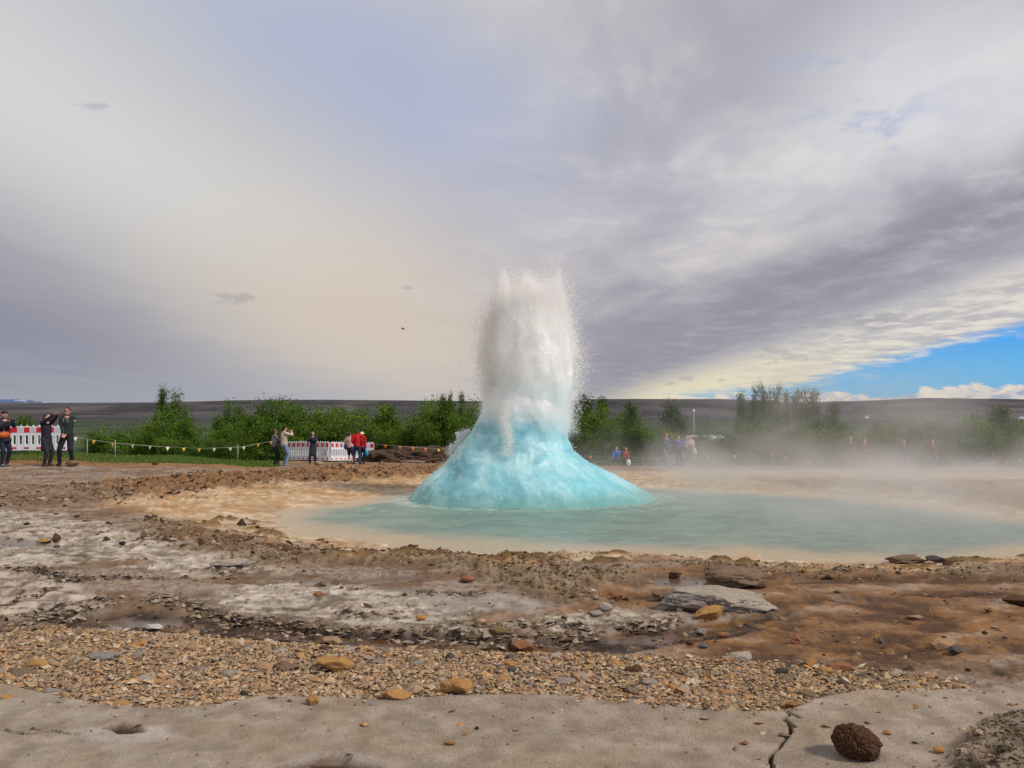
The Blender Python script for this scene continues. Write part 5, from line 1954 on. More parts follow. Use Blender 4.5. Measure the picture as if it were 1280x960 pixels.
def barrier_frame_mesh():
    """2.09 m panel of nine bays: top band, rounded slots, bottom band, knobs; a real plate 5 cm thick with open slots"""
    M = Mesher()
    nb, p = 9, 0.232
    t = .025
    z0, z1, zs0, zs1, z3 = .06, .24, .28, .64, .70
    top = .98
    M.box((nb * p / 2, 0, (z0 + z1) / 2), (nb * p, .05, z1 - z0))
    M.box((nb * p / 2, 0, (z3 + top) / 2), (nb * p, .05, top - z3))
    for b in range(nb):
        x0 = b * p
        cx_ = x0 + p / 2
        r = .055
        inner = []
        K = 8
        for i in range(K + 1):
            a = math.pi * i / K
            inner.append((cx_ + r * math.cos(a), zs1 - r + r * math.sin(a)))
        for i in range(K + 1):
            a = math.pi + math.pi * i / K
            inner.append((cx_ + r * math.cos(a), zs0 + r + r * math.sin(a)))
        outer = []
        for (u, v) in inner:
            du, dv = u - cx_, v - (zs0 + zs1) / 2
            sx = (p / 2) / max(abs(du), 1e-6)
            sz = ((z3 - z1) / 2) / max(abs(dv), 1e-6)
            s = min(sx, sz)
            outer.append((cx_ + du * s, (z1 + z3) / 2 + dv * s if s == sz else (z1 + z3) / 2 + dv * s))
        n = len(inner)
        V = [(u, -t, v) for u, v in inner] + [(u, -t, v) for u, v in outer] + [(u, t, v) for u, v in inner] + [(u, t, v) for u, v in outer]
        Fc = []
        for i in range(n):
            j = (i + 1) % n
            Fc += [(i, n + i, n + j, j), (2 * n + i, 2 * n + j, 3 * n + j, 3 * n + i), (i, j, 2 * n + j, 2 * n + i), (n + i, 3 * n + i, 3 * n + j, n + j)]
        M.add(V, Fc)
    return M.mesh('frame', MAT['plastic_white'], False)


def knob_mesh():
    M = Mesher()
    M.tube([(0, 0, 0), (0, 0, .035), (0, 0, .05)], [.028, .026, .012], 8)
    return M.mesh('knob', MAT['plastic_white'])


def plate_mesh(w, h, mat, nm):
    M = Mesher()
    M.box((0, 0, 0), (w, .006, h))
    return M.mesh(nm, mat, False)


B_FRAME = barrier_frame_mesh()
B_KNOB = knob_mesh()
B_RED = plate_mesh(.205, .20, MAT['reflector_red'], 'red_reflector')
B_GREY = plate_mesh(.205, .20, MAT['reflector_grey'], 'grey_reflector')
B_RED_S = plate_mesh(.19, .065, MAT['reflector_red'], 'small_red_reflector')
MB_ = Mesher()
MB_.box((0, 0, .03), (.24, .70, .06), 0, .9)
B_FOOT = MB_.mesh('rubber_foot', MAT['black_rubber'], False)


def barrier(xa, ya, xb, yb, label, group, first=0, z=None):
    ang = math.atan2(yb - ya, xb - xa)
    za = z if z is not None else float(base_z(np.array([xa]), np.array([ya]))[0])
    zb_ = z if z is not None else float(base_z(np.array([xb]), np.array([yb]))[0])
    r = root('barrier_panel', (xa, ya, za), label, 'barrier', group)
    r.rotation_euler = (0, -math.atan2(zb_ - za, math.hypot(xb - xa, yb - ya)), ang)
    link('frame', B_FRAME, r)
    for b in range(9):
        cx_ = (b + .5) * .232
        link('knob', B_KNOB, r, loc=(cx_, 0, .98))
        red = (b + first) % 2 == 0
        link('red_reflector' if red else 'grey_reflector', B_RED if red else B_GREY, r, loc=(cx_, -.029, .84))
        if red:
            link('small_red_reflector', B_RED_S, r, loc=(cx_, -.029, .15))
    if z is None:
        r.scale = (1.0, 1.0, 1.09)
    for fx in (.25, 1.85):
        link('rubber_foot', B_FOOT, r, loc=(fx, 0, 0))
    return r


def build_barriers():
    def seg(xa, ya, xb, yb):
        d = math.hypot(xb - xa, yb - ya)
        return xa + (xb - xa) * 2.09 / d, ya + (yb - ya) * 2.09 / d
    xa, ya = at_depth(15.5, 31.8), 31.8
    barrier(xa, ya, xa + 2.09, ya + .05, 'red and white barrier panel behind the man in the green jacket', 'barrier at the far left', 0, .08)
    barrier(xa - 2.02, ya + .35, xa - .0, ya + .0, 'barrier panel at the left picture edge behind the person with the orange bag', 'barrier at the far left', 0, .06)
    cx_, cy_ = at_depth(412, 45.5), 45.5
    p1 = (cx_ - 1.55, cy_ + 1.40)
    p2 = (p1[0] - 1.55, p1[1] + 1.40)
    barrier(p2[0], p2[1], p1[0], p1[1], 'slanting barrier panel beside the pair taking photos', 'barrier row behind the visitors', 1)
    barrier(p1[0], p1[1], cx_, cy_, 'barrier panel behind the woman in the long dark blue coat', 'barrier row behind the visitors', 0)
    q = (cx_ + .72, cy_ + 1.96)
    barrier(cx_ + .05, cy_ + .02, q[0] + .05, q[1], 'strongly slanting barrier panel just right of the woman in the long dark coat', 'barrier row behind the visitors', 0)
    q2 = (q[0] + .85, q[1] + 1.90)
    barrier(q[0] + .07, q[1], q2[0] + .07, q2[1], 'slanting barrier panel just left of the couple in red', 'barrier row behind the visitors', 1)
    xe = at_depth(468.5, 48.2)
    barrier(xe - 2.09, 48.3, xe, 48.1, 'barrier panel facing the camera, right of the couple in red', 'barrier row behind the visitors', 0)


build_barriers()

# ------------------------------------------------------------------ pennant ropes and posts
MAT['rope'] = simple_mat('grey_rope', (0.35, 0.33, 0.30), 0.8, 30, .2)
MAT['flag_yellow'] = simple_mat('yellow_pennant', (0.78, 0.50, 0.05), 0.6, 20, .1)
MAT['flag_white'] = simple_mat('white_pennant', (0.85, 0.80, 0.62), 0.6, 20, .08)
MAT['flag_orange'] = simple_mat('orange_pennant', (0.85, 0.20, 0.02), 0.6, 20, .1)
MAT['post'] = simple_mat('galvanised_post', (0.34, 0.35, 0.34), 0.5, 30, .15, metal=.3)


def pennant_mesh(mat):
    M = Mesher()
    w, h, t = .075, .15, .004
    V = [(-w, -t, 0), (w, -t, 0), (.01, -t - .012, -h), (-w, t, 0), (w, t, 0), (.01, t - .012, -h)]
    M.add(V, [(0, 2, 1), (3, 4, 5), (0, 1, 4, 3), (1, 2, 5, 4), (2, 0, 3, 5)])
    return M.mesh('pennant', mat, False)


PEN = {k: pennant_mesh(MAT['flag_' + k]) for k in ('yellow', 'white', 'orange')}


def rope_line(pts, label, flags, colours, drop_to=None):
    """pts: (px, py, depth) of the rope; flags: photo columns of the pennants"""
    P = [Vector((at_depth(px, Y), Y, zpy(Y, py))) for px, py, Y in pts]
    xs = [p[0] for p in pts]
    r = root('pennant_rope', P[0], label, 'pennant rope')
    M = Mesher()
    M.tube([p - P[0] for p in P], [.008] * len(P), 5)
    link('rope', M.mesh('rope', MAT['rope']), r)
    for i, fx in enumerate(flags):
        q = Vector((np.interp(fx, xs, [p.x for p in P]), np.interp(fx, xs, [p.y for p in P]), np.interp(fx, xs, [p.z for p in P])))
        col = colours[i % len(colours)]
        o = link('pennant', PEN[col], r, loc=q - P[0])
        o.rotation_euler = (random.uniform(-.2, .2), random.uniform(-.15, .15), random.uniform(-.5, .5))
        s = q.y / 38.0
        o.scale = (max(1, s), 1, max(1, s))
    return r


def post(px, py_top, Y, label, h=None):
    x = at_depth(px, Y)
    z = float(base_z(np.array([x]), np.array([Y]))[0])
    ht = zpy(Y, py_top) - z
    M = Mesher()
    M.tube([(0, 0, -.1), (0, 0, ht)], [.017, .015], 7)
    M.tube([(0, 0, ht), (0, 0, ht + .02)], [.024, .014], 7)
    link('fence_post', M.mesh('fence_post', MAT['post']), None, label, 'post', None, None, (x, Y, z))


def build_ropes():
    rope_line([(60, 546, 30.5), (95, 546.5, 30.6), (145, 554, 31.5), (200, 558, 33), (250, 560.5, 34), (300, 559, 35), (342, 551, 36)],
              'sagging rope of yellow and white pennants across the grass left of the pair taking photos',
              (95, 118, 142, 166, 188, 210, 230, 250, 268, 288, 305, 323, 339), ('white', 'yellow', 'yellow', 'white', 'white'))
    rope_line([(470, 555, 44), (482, 556, 44), (532, 560, 45), (580, 563, 46), (640, 567, 47)],
              'rope of yellow and orange pennants running behind the left flank of the geyser', (482, 500, 516, 532, 548, 566), ('orange', 'yellow', 'orange', 'orange', 'yellow'))
    rope_line([(700, 568, 47), (760, 571, 47), (820, 572, 47), (905, 569, 46.5), (965, 568, 46), (1010, 576, 44), (1060, 579, 43), (1128, 582, 42), (1190, 581, 41), (1240, 577, 40), (1300, 571, 39)],
              'rope of orange pennants half hidden in steam right of the geyser',
              (722, 738, 820, 852, 868, 885, 918, 965, 981, 1011, 1027, 1044, 1093, 1110, 1128, 1144, 1177, 1193, 1226, 1242, 1258, 1274), ('orange', 'orange', 'yellow', 'orange'))
    for px, t, Y, lb in ((145, 550, 31.5, 'thin grey post on the grass a little right of the man in the green jacket'),
                         (110, 550, 31.0, 'thin post close to the right of the man in the green jacket'),
                         (298, 556, 35, 'thin post in the grass left of the pair taking photos'),
                         (571, 560, 46, 'thin post by the dark earth mound left of the geyser'),
                         (965, 564, 46, 'thin post in the steam under the poplar row'),
                         (1193, 577, 41, 'thin post in the steam near the right edge')):
        post(px, t, Y, lb)


build_ropes()


# ------------------------------------------------------------------ earth mound, logs, far shed, lamp post, farms
def build_misc():
    x, Y = at_depth(522, 47), 47.0
    z = float(base_z(np.array([x]), np.array([Y]))[0])
    bm = bmesh.new()
    bmesh.ops.create_icosphere(bm, subdivisions=6, radius=1)
    co = np.array([v.co[:] for v in bm.verts])
    n1 = fbm3(co + 4, 2.2, 4, 2) - .5
    n2 = fbm3(co + 9, 9.0, 4, 3) - .5
    co = co * (1 + n1 * .8 + n2 * .35)[:, None] * np.array([3.0, 1.1, .95])
    for v, q in zip(bm.verts, co):
        v.co = q
    me = bpy.data.meshes.new('earth_mound')
    bm.to_mesh(me)
    bm.free()
    me.materials.append(simple_mat('dark_earth', lin(82, 62, 46), .95, 7, .5, .05))
    link('earth_mound', me, None, 'dug up heap of dark brown earth under the trees left of the geyser', 'earth mound', None, None, (x, Y, z))
    wood = simple_mat('weathered_wood', lin(120, 108, 96), .85, 9, .35, .01)
    for px0, px1, Y_, lb in ((545, 578, 44.2, 'weathered pole lying on the ground between the earth mound and the geyser'),
                             (500, 530, 44.6, 'weathered pole lying in front of the dark earth mound')):
        xa, xb = at_depth(px0, Y_), at_depth(px1, Y_)
        za = float(base_z(np.array([xa]), np.array([Y_]))[0]) + .07
        zb_ = float(base_z(np.array([xb]), np.array([Y_ + .3]))[0]) + .07
        M = Mesher()
        M.tube([(0, 0, 0), ((xb - xa) / 2, .1, (zb_ - za) / 2 + .01), (xb - xa, .3, zb_ - za)], [.075, .07, .06], 8)
        link('wooden_pole', M.mesh('wooden_pole', wood), None, lb, 'pole', None, None, (xa, Y_, za))
    # rail by the crouching visitors
    x0, x1, Y_ = at_depth(803, 47), at_depth(822, 47), 47.0
    za = float(base_z(np.array([x0]), np.array([Y_]))[0])
    r = root('wooden_rail', (x0, Y_, za), 'short wooden rail fence between the crouching visitors and the group of three', 'fence')
    for k in (0, 1):
        M = Mesher()
        M.box((0, 0, .26), (.05, .05, .56))
        link('post', M.mesh('post', wood, False), r, loc=(k * (x1 - x0), 0, 0))
    for zz in (.46, .12):
        M = Mesher()
        M.box(((x1 - x0) / 2, -.03, zz), (x1 - x0 + .1, .03, .05))
        link('rail', M.mesh('rail', wood, False), r)
    # long low white building far behind the shrubs
    white = simple_mat('white_paint', (.78, .77, .74), .6, 3, .06)
    glass = simple_mat('dark_glass', (.05, .06, .07), .15, 3, .1)
    roofm = simple_mat('pale_roof', (.72, .71, .68), .5, 3, .08)
    Yb = 70.0
    xa, xb = at_depth(846, Yb), at_depth(906, Yb)
    zt = zpy(Yb, 550)
    zg = float(base_z(np.array([xa]), np.array([Yb]))[0])
    r = root('white_building', (xa, Yb, zg), 'low white building showing between the shrubs behind the group of three', 'building')
    M = Mesher()
    L, Hh = xb - xa, zt - zg
    M.box((L / 2, 2.0, Hh / 2), (L, 4.0, Hh))
    link('wall', M.mesh('wall', white, False), r)
    M = Mesher()
    M.add([(-.2, -.3, Hh + .003), (L + .2, -.3, Hh + .003), (L + .2, 4.3, Hh + .003), (-.2, 4.3, Hh + .003), (-.2, 2, Hh + .35), (L + .2, 2, Hh + .35)],
          [(0, 1, 5, 4), (3, 4, 5, 2), (0, 4, 3), (1, 2, 5), (0, 3, 2, 1)])
    link('roof', M.mesh('roof', roofm, False), r)
    Mw = Mesher()
    Mw.box((0, 0, 0), (.55, .04, .5))
    wm = Mw.mesh('window', glass, False)
    for k in range(5):
        link('window', wm, r, loc=(L * (k + .6) / 5.2, -.012, Hh - .55))
    # lamp post
    Yl = 62.0
    xl = at_depth(867, Yl)
    zg = float(base_z(np.array([xl]), np.array([Yl]))[0])
    r = root('lamp_post', (xl, Yl, zg), 'slim white lamp post in front of the dense round tree', 'lamp post')
    ht = zpy(Yl, 516) - zg
    M = Mesher()
    M.tube([(0, 0, -.1), (0, 0, ht * .5), (0, 0, ht)], [.035, .03, .025], 8)
    link('pole', M.mesh('pole', MAT['post']), r)
    M = Mesher()
    M.tube([(0, 0, ht - .03), (0, 0, ht + .08), (0, 0, ht + .2), (0, 0, ht + .26)], [.03, .08, .08, .03], 10)
    link('lamp_head', M.mesh('lamp_head', white), r)
    # two farmhouses on the moor
    redroof = simple_mat('grey_roof', (.25, .24, .24), .7, 2, .1)
    for px, py, Yf, lb in ((1083, 513.5, 2100, 'tiny white farmhouse on the far moor above the steam'), (1276, 516, 1900, 'tiny white farmhouse on the moor at the right edge')):
        x = at_depth(px, Yf)
        zg = float(base_z(np.array([x]), np.array([Yf]))[0])
        r = root('farmhouse', (x, Yf, zg), lb, 'farmhouse')
        M = Mesher()
        M.box((0, 0, 2.2), (9, 7, 4.4))
        link('wall', M.mesh('wall', white, False), r)
        M = Mesher()
        M.add([(-4.8, -3.9, 4.41), (4.8, -3.9, 4.41), (4.8, 3.9, 4.41), (-4.8, 3.9, 4.41), (-4.8, 0, 7), (4.8, 0, 7)],
              [(0, 1, 5, 4), (3, 4, 5, 2), (0, 4, 3), (1, 2, 5), (0, 3, 2, 1)])
        link('roof', M.mesh('roof', redroof, False), r)
    # snow streaked mountain far behind the left end of the ridge
    D = 21000.0
    n = 90
    pxs = np.linspace(-420, 48, n)
    X0 = at_depth(pxs, D)
    prof = np.interp(pxs, [-420, -200, -60, 0, 20, 34, 48], [508, 498, 494, 498.5, 499, 501, 506]) + (fbm(pxs, pxs * 0, .05, 4, 3) - .5) * 2
    V = []
    rows = 14
    for k in range(rows):
        t = k / (rows - 1)
        s = math.sin(t * math.pi)
        for i in range(n):
            nn = fbm(np.array([pxs[i]]), np.array([k * 7.0]), .06, 4, 9)[0] - .5
            V.append((X0[i], D - 2500 + 5000 * t + nn * 500, -60 + (zpy(D, prof[i]) + 60) * (s ** .7) * (1 + nn * .12 * (0 if k == rows // 2 else 1))))
    Fq = []
    for k in range(rows - 1):
        for i in range(n - 1):
            a = k * n + i
            Fq.append((a, a + 1, a + n + 1, a + n))
    m, T = mat_new('blue_mountain')
    g = T.node('ShaderNodeNewGeometry')
    pos = E(T, g.outputs['Position'])
    x_, y_, z_ = T.sep(pos)
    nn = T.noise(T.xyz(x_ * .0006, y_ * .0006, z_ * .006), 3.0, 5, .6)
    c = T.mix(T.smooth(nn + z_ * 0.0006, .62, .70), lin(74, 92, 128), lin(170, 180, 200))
    p = T.node('ShaderNodeBsdfPrincipled')
    T.put(p.inputs['Base Color'], c)
    p.inputs['Roughness'].default_value = .9
    finish(m, T, p.outputs[0])
    link('mountain', new_mesh('mountain', np.array(V), Fq, m, True), None, None, None, None, 'structure')


build_misc()


# ------------------------------------------------------------------ people
def capsule(M, a, b, ra, rb, k=10):
    """closed tapered capsule from a to b"""
    a, b = Vector(a), Vector(b)
    d = b - a
    L = d.length
    if L < 1e-6:
        d = Vector((0, 0, 1e-3))
        L = 1e-3
    d.normalize()
    u = d.orthogonal().normalized()
    v = d.cross(u)
    rings = []
    for t in (-.97, -.75, -.4, 0):
        rings.append((a + d * (ra * t), ra * math.sqrt(max(1 - t * t, 0))))
    for t in (0, .4, .75, .97):
        rings.append((b + d * (rb * t), rb * math.sqrt(max(1 - t * t, 0))))
    V, Fc = [], []
    for c, r in rings:
        for j in range(k):
            q = 2 * math.pi * j / k
            V.append(c + (u * math.cos(q) + v * math.sin(q)) * r)
    for i in range(len(rings) - 1):
        for j in range(k):
            Fc.append((i * k + j, i * k + (j + 1) % k, (i + 1) * k + (j + 1) % k, (i + 1) * k + j))
    Fc.append(tuple(range(k))[::-1])
    Fc.append(tuple((len(rings) - 1) * k + j for j in range(k)))
    M.add(V, Fc)


def ellipsoid(M, c, r, k=14, n=10, zmin=-1.0):
    V, Fc = [], []
    for i in range(n + 1):
        t = -math.pi / 2 + math.pi * i / n
        t = max(t, math.asin(zmin))
        for j in range(k):
            q = 2 * math.pi * j / k
            V.append((c[0] + r[0] * math.cos(t) * math.cos(q) * 1.0001, c[1] + r[1] * math.cos(t) * math.sin(q), c[2] + r[2] * math.sin(t) + i * 1e-5))
    for i in range(n):
        for j in range(k):
            Fc.append((i * k + j, i * k + (j + 1) % k, (i + 1) * k + (j + 1) % k, (i + 1) * k + j))
    Fc.append(tuple(range(k))[::-1])
    Fc.append(tuple(n * k + j for j in range(k)))
    M.add(V, Fc)


def fuse(M, name, mat, voxel, parent, smooth_it=2):
    """join overlapping closed shapes into one continuous surface"""
    me = new_mesh('tmp', np.array(M.V), M.F, None, True)
    o = bpy.data.objects.new('tmp', me)
    COL.objects.link(o)
    md = o.modifiers.new('r', 'REMESH')
    md.mode = 'VOXEL'
    md.voxel_size = voxel
    md.use_smooth_shade = True
    ms = o.modifiers.new('s', 'SMOOTH')
    ms.factor = 0.5
    ms.iterations = smooth_it
    FUSE.append((o, name, mat, parent))


FUSE = []


def run_fuse():
    dg = bpy.context.evaluated_depsgraph_get()
    dg.update()
    for o, name, mat, parent in FUSE:
        me = bpy.data.meshes.new_from_object(o.evaluated_get(dg))
        me.name = name
        me.materials.clear()
        me.materials.append(mat)
        me.polygons.foreach_set('use_smooth', [True] * len(me.polygons))
        link(name, me, parent)
        old = o.data
        bpy.data.objects.remove(o)
        bpy.data.meshes.remove(old)
    FUSE.clear()


CLOTH = {}


def cloth(rgb, rough=.85):
    if rgb not in CLOTH:
        CLOTH[rgb] = simple_mat('cloth', tuple(c for c in lin(*rgb)), rough, 9, .22, .01)
    return CLOTH[rgb]


SKIN = simple_mat('skin', lin(196, 142, 116), .55, 14, .10)


def ik(s, w, l1, l2, hint):
    """elbow or knee position between s and w"""
    s, w = Vector(s), Vector(w)
    d = w - s
    L = min(d.length, l1 + l2 - 1e-3)
    w = s + d.normalized() * L
    a = (l1 * l1 - l2 * l2 + L * L) / (2 * L)
    hh = math.sqrt(max(l1 * l1 - a * a, 0))
    n = d.normalized()
    hv = Vector(hint)
    hv = (hv - n * hv.dot(n))
    hv.normalize()
    return s + n * a + hv * hh, w


def person(px, Y, feet, hgt, face, label, top, bottom, hair, shoes=(40, 36, 34), group=None, handL=(-.18, .05, .80), handR=(.18, .05, .80),
           stance=.11, step=0.0, hairstyle='short', coat=None, extras=(), lean=0.0, crouch=0.0, vox=None, sleeves=True, legs_bare=False, headturn=0.0, look=0.0, elbow=(0, -.6, -1), dz=0.0):
    """face: heading of the figure, degrees clockwise from straight away from the camera.
    local axes: x to the figure's right hand side (-x = left in its own view), y forward, z up, for height 1.75"""
    x = at_depth(px, Y)
    z = float(ground_z(x, Y)[0]) + dz if feet is None else zpy(Y, feet)
    s = hgt / 1.75
    r = root('person', (x, Y, z), label, 'person', group, -math.radians(face))
    r.scale = (s, s, s)
    v = vox or (0.016 if Y < 30 else 0.022)
    hz = .93 * (1 - crouch) + .22 * crouch
    pel = Vector((0, -.05 - .12 * crouch, hz))
    lv = Vector((0, math.sin(lean), math.cos(lean)))
    waist, chest, neck = pel + lv * .15, pel + lv * .36, pel + lv * .56
    head = neck + Vector((0, .02 + look * .3, .14)) + lv * .0
    sh = {q: neck + Vector((q * .175, 0, -.06)) for q in (-1, 1)}
    hip = {q: pel + Vector((q * .085, 0, -.03)) for q in (-1, 1)}
    foot = {q: Vector((q * stance, step * q * .5 + .10 * crouch, .075)) for q in (-1, 1)}
    knee = {}
    for q in (-1, 1):
        knee[q], foot[q] = ik(hip[q], foot[q], .44, .43, (q * .15, 1, 0.1))
    hands = {-1: Vector(handL), 1: Vector(handR)}
    if crouch:
        for q in hands:
            hands[q] = hands[q] + Vector((0, .05, pel.z - .93))
    elb = {}
    for q in (-1, 1):
        elb[q], hands[q] = ik(sh[q], hands[q], .28, .26, (elbow[0] + q * .5, elbow[1], elbow[2]))
    # body, one continuous surface
    B = Mesher()
    capsule(B, pel, waist, .125, .115)
    capsule(B, waist, chest, .115, .135)
    capsule(B, chest, neck - Vector((0, 0, .06)), .13, .09)
    capsule(B, neck - Vector((0, 0, .05)), neck + Vector((0, .01, .06)), .055, .05)
    ht = math.radians(headturn)
    fwd = Vector((math.sin(ht), math.cos(ht), 0))
    rgt = Vector((math.cos(ht), -math.sin(ht), 0))
    ellipsoid(B, head, (.075, .092, .112))
    capsule(B, head + fwd * .04 - Vector((0, 0, .06)), head + fwd * .055 - Vector((0, 0, .075)), .05, .035)
    capsule(B, head + fwd * .085 + Vector((0, 0, .01)), head + fwd * .105 - Vector((0, 0, .022)), .014, .018, 8)
    for q in (-1, 1):
        capsule(B, head + rgt * q * .075 + Vector((0, 0, .015)), head + rgt * q * .078 - Vector((0, 0, .025)), .014, .016, 8)
        capsule(B, sh[q] * .6 + neck * .4 - Vector((0, 0, .03)), sh[q], .065, .06)
        capsule(B, sh[q], elb[q], .052, .040)
        capsule(B, elb[q], hands[q], .040, .028)
        capsule(B, hip[q], knee[q], .085, .056)
        capsule(B, knee[q], foot[q], .055, .036)
        capsule(B, foot[q] + Vector((0, -.02, -.03)), foot[q] + Vector((0, .14, -.045)), .036, .028)
        # hand: palm, four fingers, thumb
        d = (hands[q] - elb[q]).normalized()
        side = d.cross(Vector((0, 0, 1)))
        if side.length < .2:
            side = Vector((1, 0, 0))
        side.normalize()
        curl = d.cross(side).normalized()
        if curl.y < 0:
            curl = -curl
        pc = hands[q] + d * .05
        capsule(B, hands[q], pc + d * .03, .028, .034, 8)
        for k_, ln in enumerate((.060, .072, .068, .052)):
            o_ = side * ((k_ - 1.5) * .021)
            f0 = pc + d * .035 + o_
            f1 = f0 + d * ln * .55 + curl * .006
            f2 = f1 + d * ln * .35 + curl * ln * .35
            capsule(B, f0, f1, .0105, .0100, 6)
            capsule(B, f1, f2, .0100, .0085, 6)
        t0 = hands[q] + d * .025 - side * q * .028
        capsule(B, t0, t0 - side * q * .022 + d * .04 + curl * .012, .012, .010, 6)
    fuse(B, 'body', SKIN, v * .8, r, 1)
    # trousers
    P_ = Mesher()
    if not legs_bare:
        capsule(P_, pel + Vector((0, 0, -.02)), waist, .145, .135)
        for q in (-1, 1):
            capsule(P_, hip[q], knee[q], .105, .074)
            capsule(P_, knee[q], foot[q] + Vector((0, 0, .02)), .072, .058)
    else:
        capsule(P_, pel + Vector((0, 0, -.02)), waist, .145, .135)
        for q in (-1, 1):
            capsule(P_, hip[q], knee[q].lerp(hip[q], .1), .11, .085)
    fuse(P_, 'trousers' if not legs_bare else 'shorts', cloth(bottom), v, r)
    # jacket or coat
    J = Mesher()
    low = pel if not coat else pel - Vector((0, 0, .0))
    capsule(J, pel + Vector((0, 0, .03)), waist, .158, .152)
    capsule(J, waist, chest, .152, .165)
    for q in (-1, 1):
        capsule(J, waist + Vector((q * .03, 0, 0)), chest + Vector((q * .06, 0, .02)), .13, .125)
        capsule(J, chest + Vector((q * .06, 0, .02)), sh[q] * .75 + neck * .25 - Vector((0, 0, .02)), .115, .082)
        capsule(J, sh[q], elb[q], .078, .060)
        if sleeves:
            capsule(J, elb[q], hands[q] - (hands[q] - elb[q]).normalized() * .02, .058, .044)
    capsule(J, neck - Vector((0, .01, .07)), neck + Vector((0, -.005, .01)), .085, .072)
    if coat:
        for t in np.linspace(0, 1, 5):
            c = pel.lerp(Vector((0, 0, pel.z - coat)), t)
            ellipsoid(J, c, (.175 + .03 * t, .145 + .03 * t, .10))
    fuse(J, 'coat' if coat else 'jacket', cloth(top), v, r, 3)
    # shoes
    for q in (-1, 1):
        S_ = Mesher()
        capsule(S_, foot[q] + Vector((0, -.045, -.035)), foot[q] + Vector((0, .05, -.03)), .045, .046, 10)
        capsule(S_, foot[q] + Vector((0, .05, -.035)), foot[q] + Vector((0, .155, -.045)), .044, .032, 10)
        capsule(S_, foot[q] + Vector((0, 0, -.02)), foot[q] + Vector((0, 0, .03)), .045, .046, 10)
        fuse(S_, 'shoe', cloth(shoes), v, r, 1)
    # hair or hat
    Hm = Mesher()
    hc = head + Vector((0, 0, .018)) - fwd * .020
    hn = 'hair'
    if hairstyle in ('hat', 'cap', 'beanie'):
        ellipsoid(Hm, head + Vector((0, 0, .045)) - fwd * .01, (.092, .108, .088), 14, 10, -.25)
        if hairstyle == 'hat':
            for a in range(16):
                t = 2 * math.pi * a / 16
                t2 = 2 * math.pi * (a + 1) / 16
                capsule(Hm, head + Vector((math.cos(t) * .115, math.sin(t) * .125, .022)), head + Vector((math.cos(t2) * .115, math.sin(t2) * .125, .022)), .022, .022, 6)
        if hairstyle == 'cap':
            capsule(Hm, head + fwd * .07 + Vector((0, 0, .04)) - rgt * .04, head + fwd * .12 + Vector((0, 0, .03)), .02, .018, 8)
            capsule(Hm, head + fwd * .07 + Vector((0, 0, .04)) + rgt * .04, head + fwd * .12 + Vector((0, 0, .03)), .02, .018, 8)
        hn = 'hat'
    else:
        ellipsoid(Hm, hc + Vector((0, 0, .012)), (.085, .095, .108), 14, 10, -.35)
        capsule(Hm, hc - fwd * .03, hc - fwd * .045 - Vector((0, 0, .07)), .075, .055)
        if hairstyle == 'long':
            capsule(Hm, hc - fwd * .04, hc - fwd * .09 - Vector((0, 0, .24)), .085, .07)
            for q in (-1, 1):
                capsule(Hm, hc + rgt * q * .05, hc + rgt * q * .085 - Vector((0, 0, .20)) - fwd * .02, .045, .035)
    fuse(Hm, hn, cloth(hair, .7), v * .8, r, 1)
    # eyes
    if Y < 30:
        em = Mesher()
        for q in (-1, 1):
            ellipsoid(em, head + fwd * .083 + rgt * q * .03 + Vector((0, 0, .012)), (.012, .009, .008), 8, 6)
        link('eyes', em.mesh('eyes', cloth((60, 48, 42))), r)
        mo = Mesher()
        capsule(mo, head + fwd * .092 - rgt * .02 - Vector((0, 0, .052)), head + fwd * .092 + rgt * .02 - Vector((0, 0, .052)), .007, .007, 6)
        link('mouth', mo.mesh('mouth', cloth((150, 84, 78))), r)
    ctx = dict(head=head, neck=neck, chest=chest, waist=waist, pel=pel, hands=hands, elb=elb, sh=sh, fwd=fwd, rgt=rgt, v=v)
    for e in extras:
        e(r, ctx)
    return r


def x_camera(r, c):
    M = Mesher()
    mid = (c['hands'][-1] + c['hands'][1]) / 2 + Vector((0, .07, .04))
    M.box(mid, (.12, .05, .085))
    M.tube([mid + Vector((0, .02, 0)), mid + Vector((0, .09, 0))], [.035, .032], 10)
    w = r.matrix_basis @ mid
    o = link('camera_in_hand', M.mesh('camera_in_hand', cloth((28, 28, 30), .4), False), None, CAMLAB.pop(0), 'camera', None, None, r.location)
    o.rotation_euler = r.rotation_euler
    o.scale = r.scale


def x_phone(r, c):
    M = Mesher()
    mid = (c['hands'][-1] + c['hands'][1]) / 2 + Vector((0, .08, .05))
    M.box(mid, (.15, .012, .075))
    o = link('mobile_phone', M.mesh('mobile_phone', cloth((24, 24, 28), .3), False), None, CAMLAB.pop(0), 'phone', None, None, r.location)
    o.rotation_euler = r.rotation_euler
    o.scale = r.scale


CAMLAB = []


def x_sunglasses(r, c):
    M = Mesher()
    for q in (-1, 1):
        M.box(c['head'] + c['fwd'] * .094 + c['rgt'] * q * .032 + Vector((0, 0, .014)), (.052, .010, .032))
        M.box(c['head'] + c['fwd'] * .045 + c['rgt'] * q * .084 + Vector((0, 0, .018)), (.006, .10, .008))
    M.box(c['head'] + c['fwd'] * .099 + Vector((0, 0, .020)), (.02, .006, .006))
    link('sunglasses', M.mesh('sunglasses', cloth((14, 14, 16), .2), False), r)


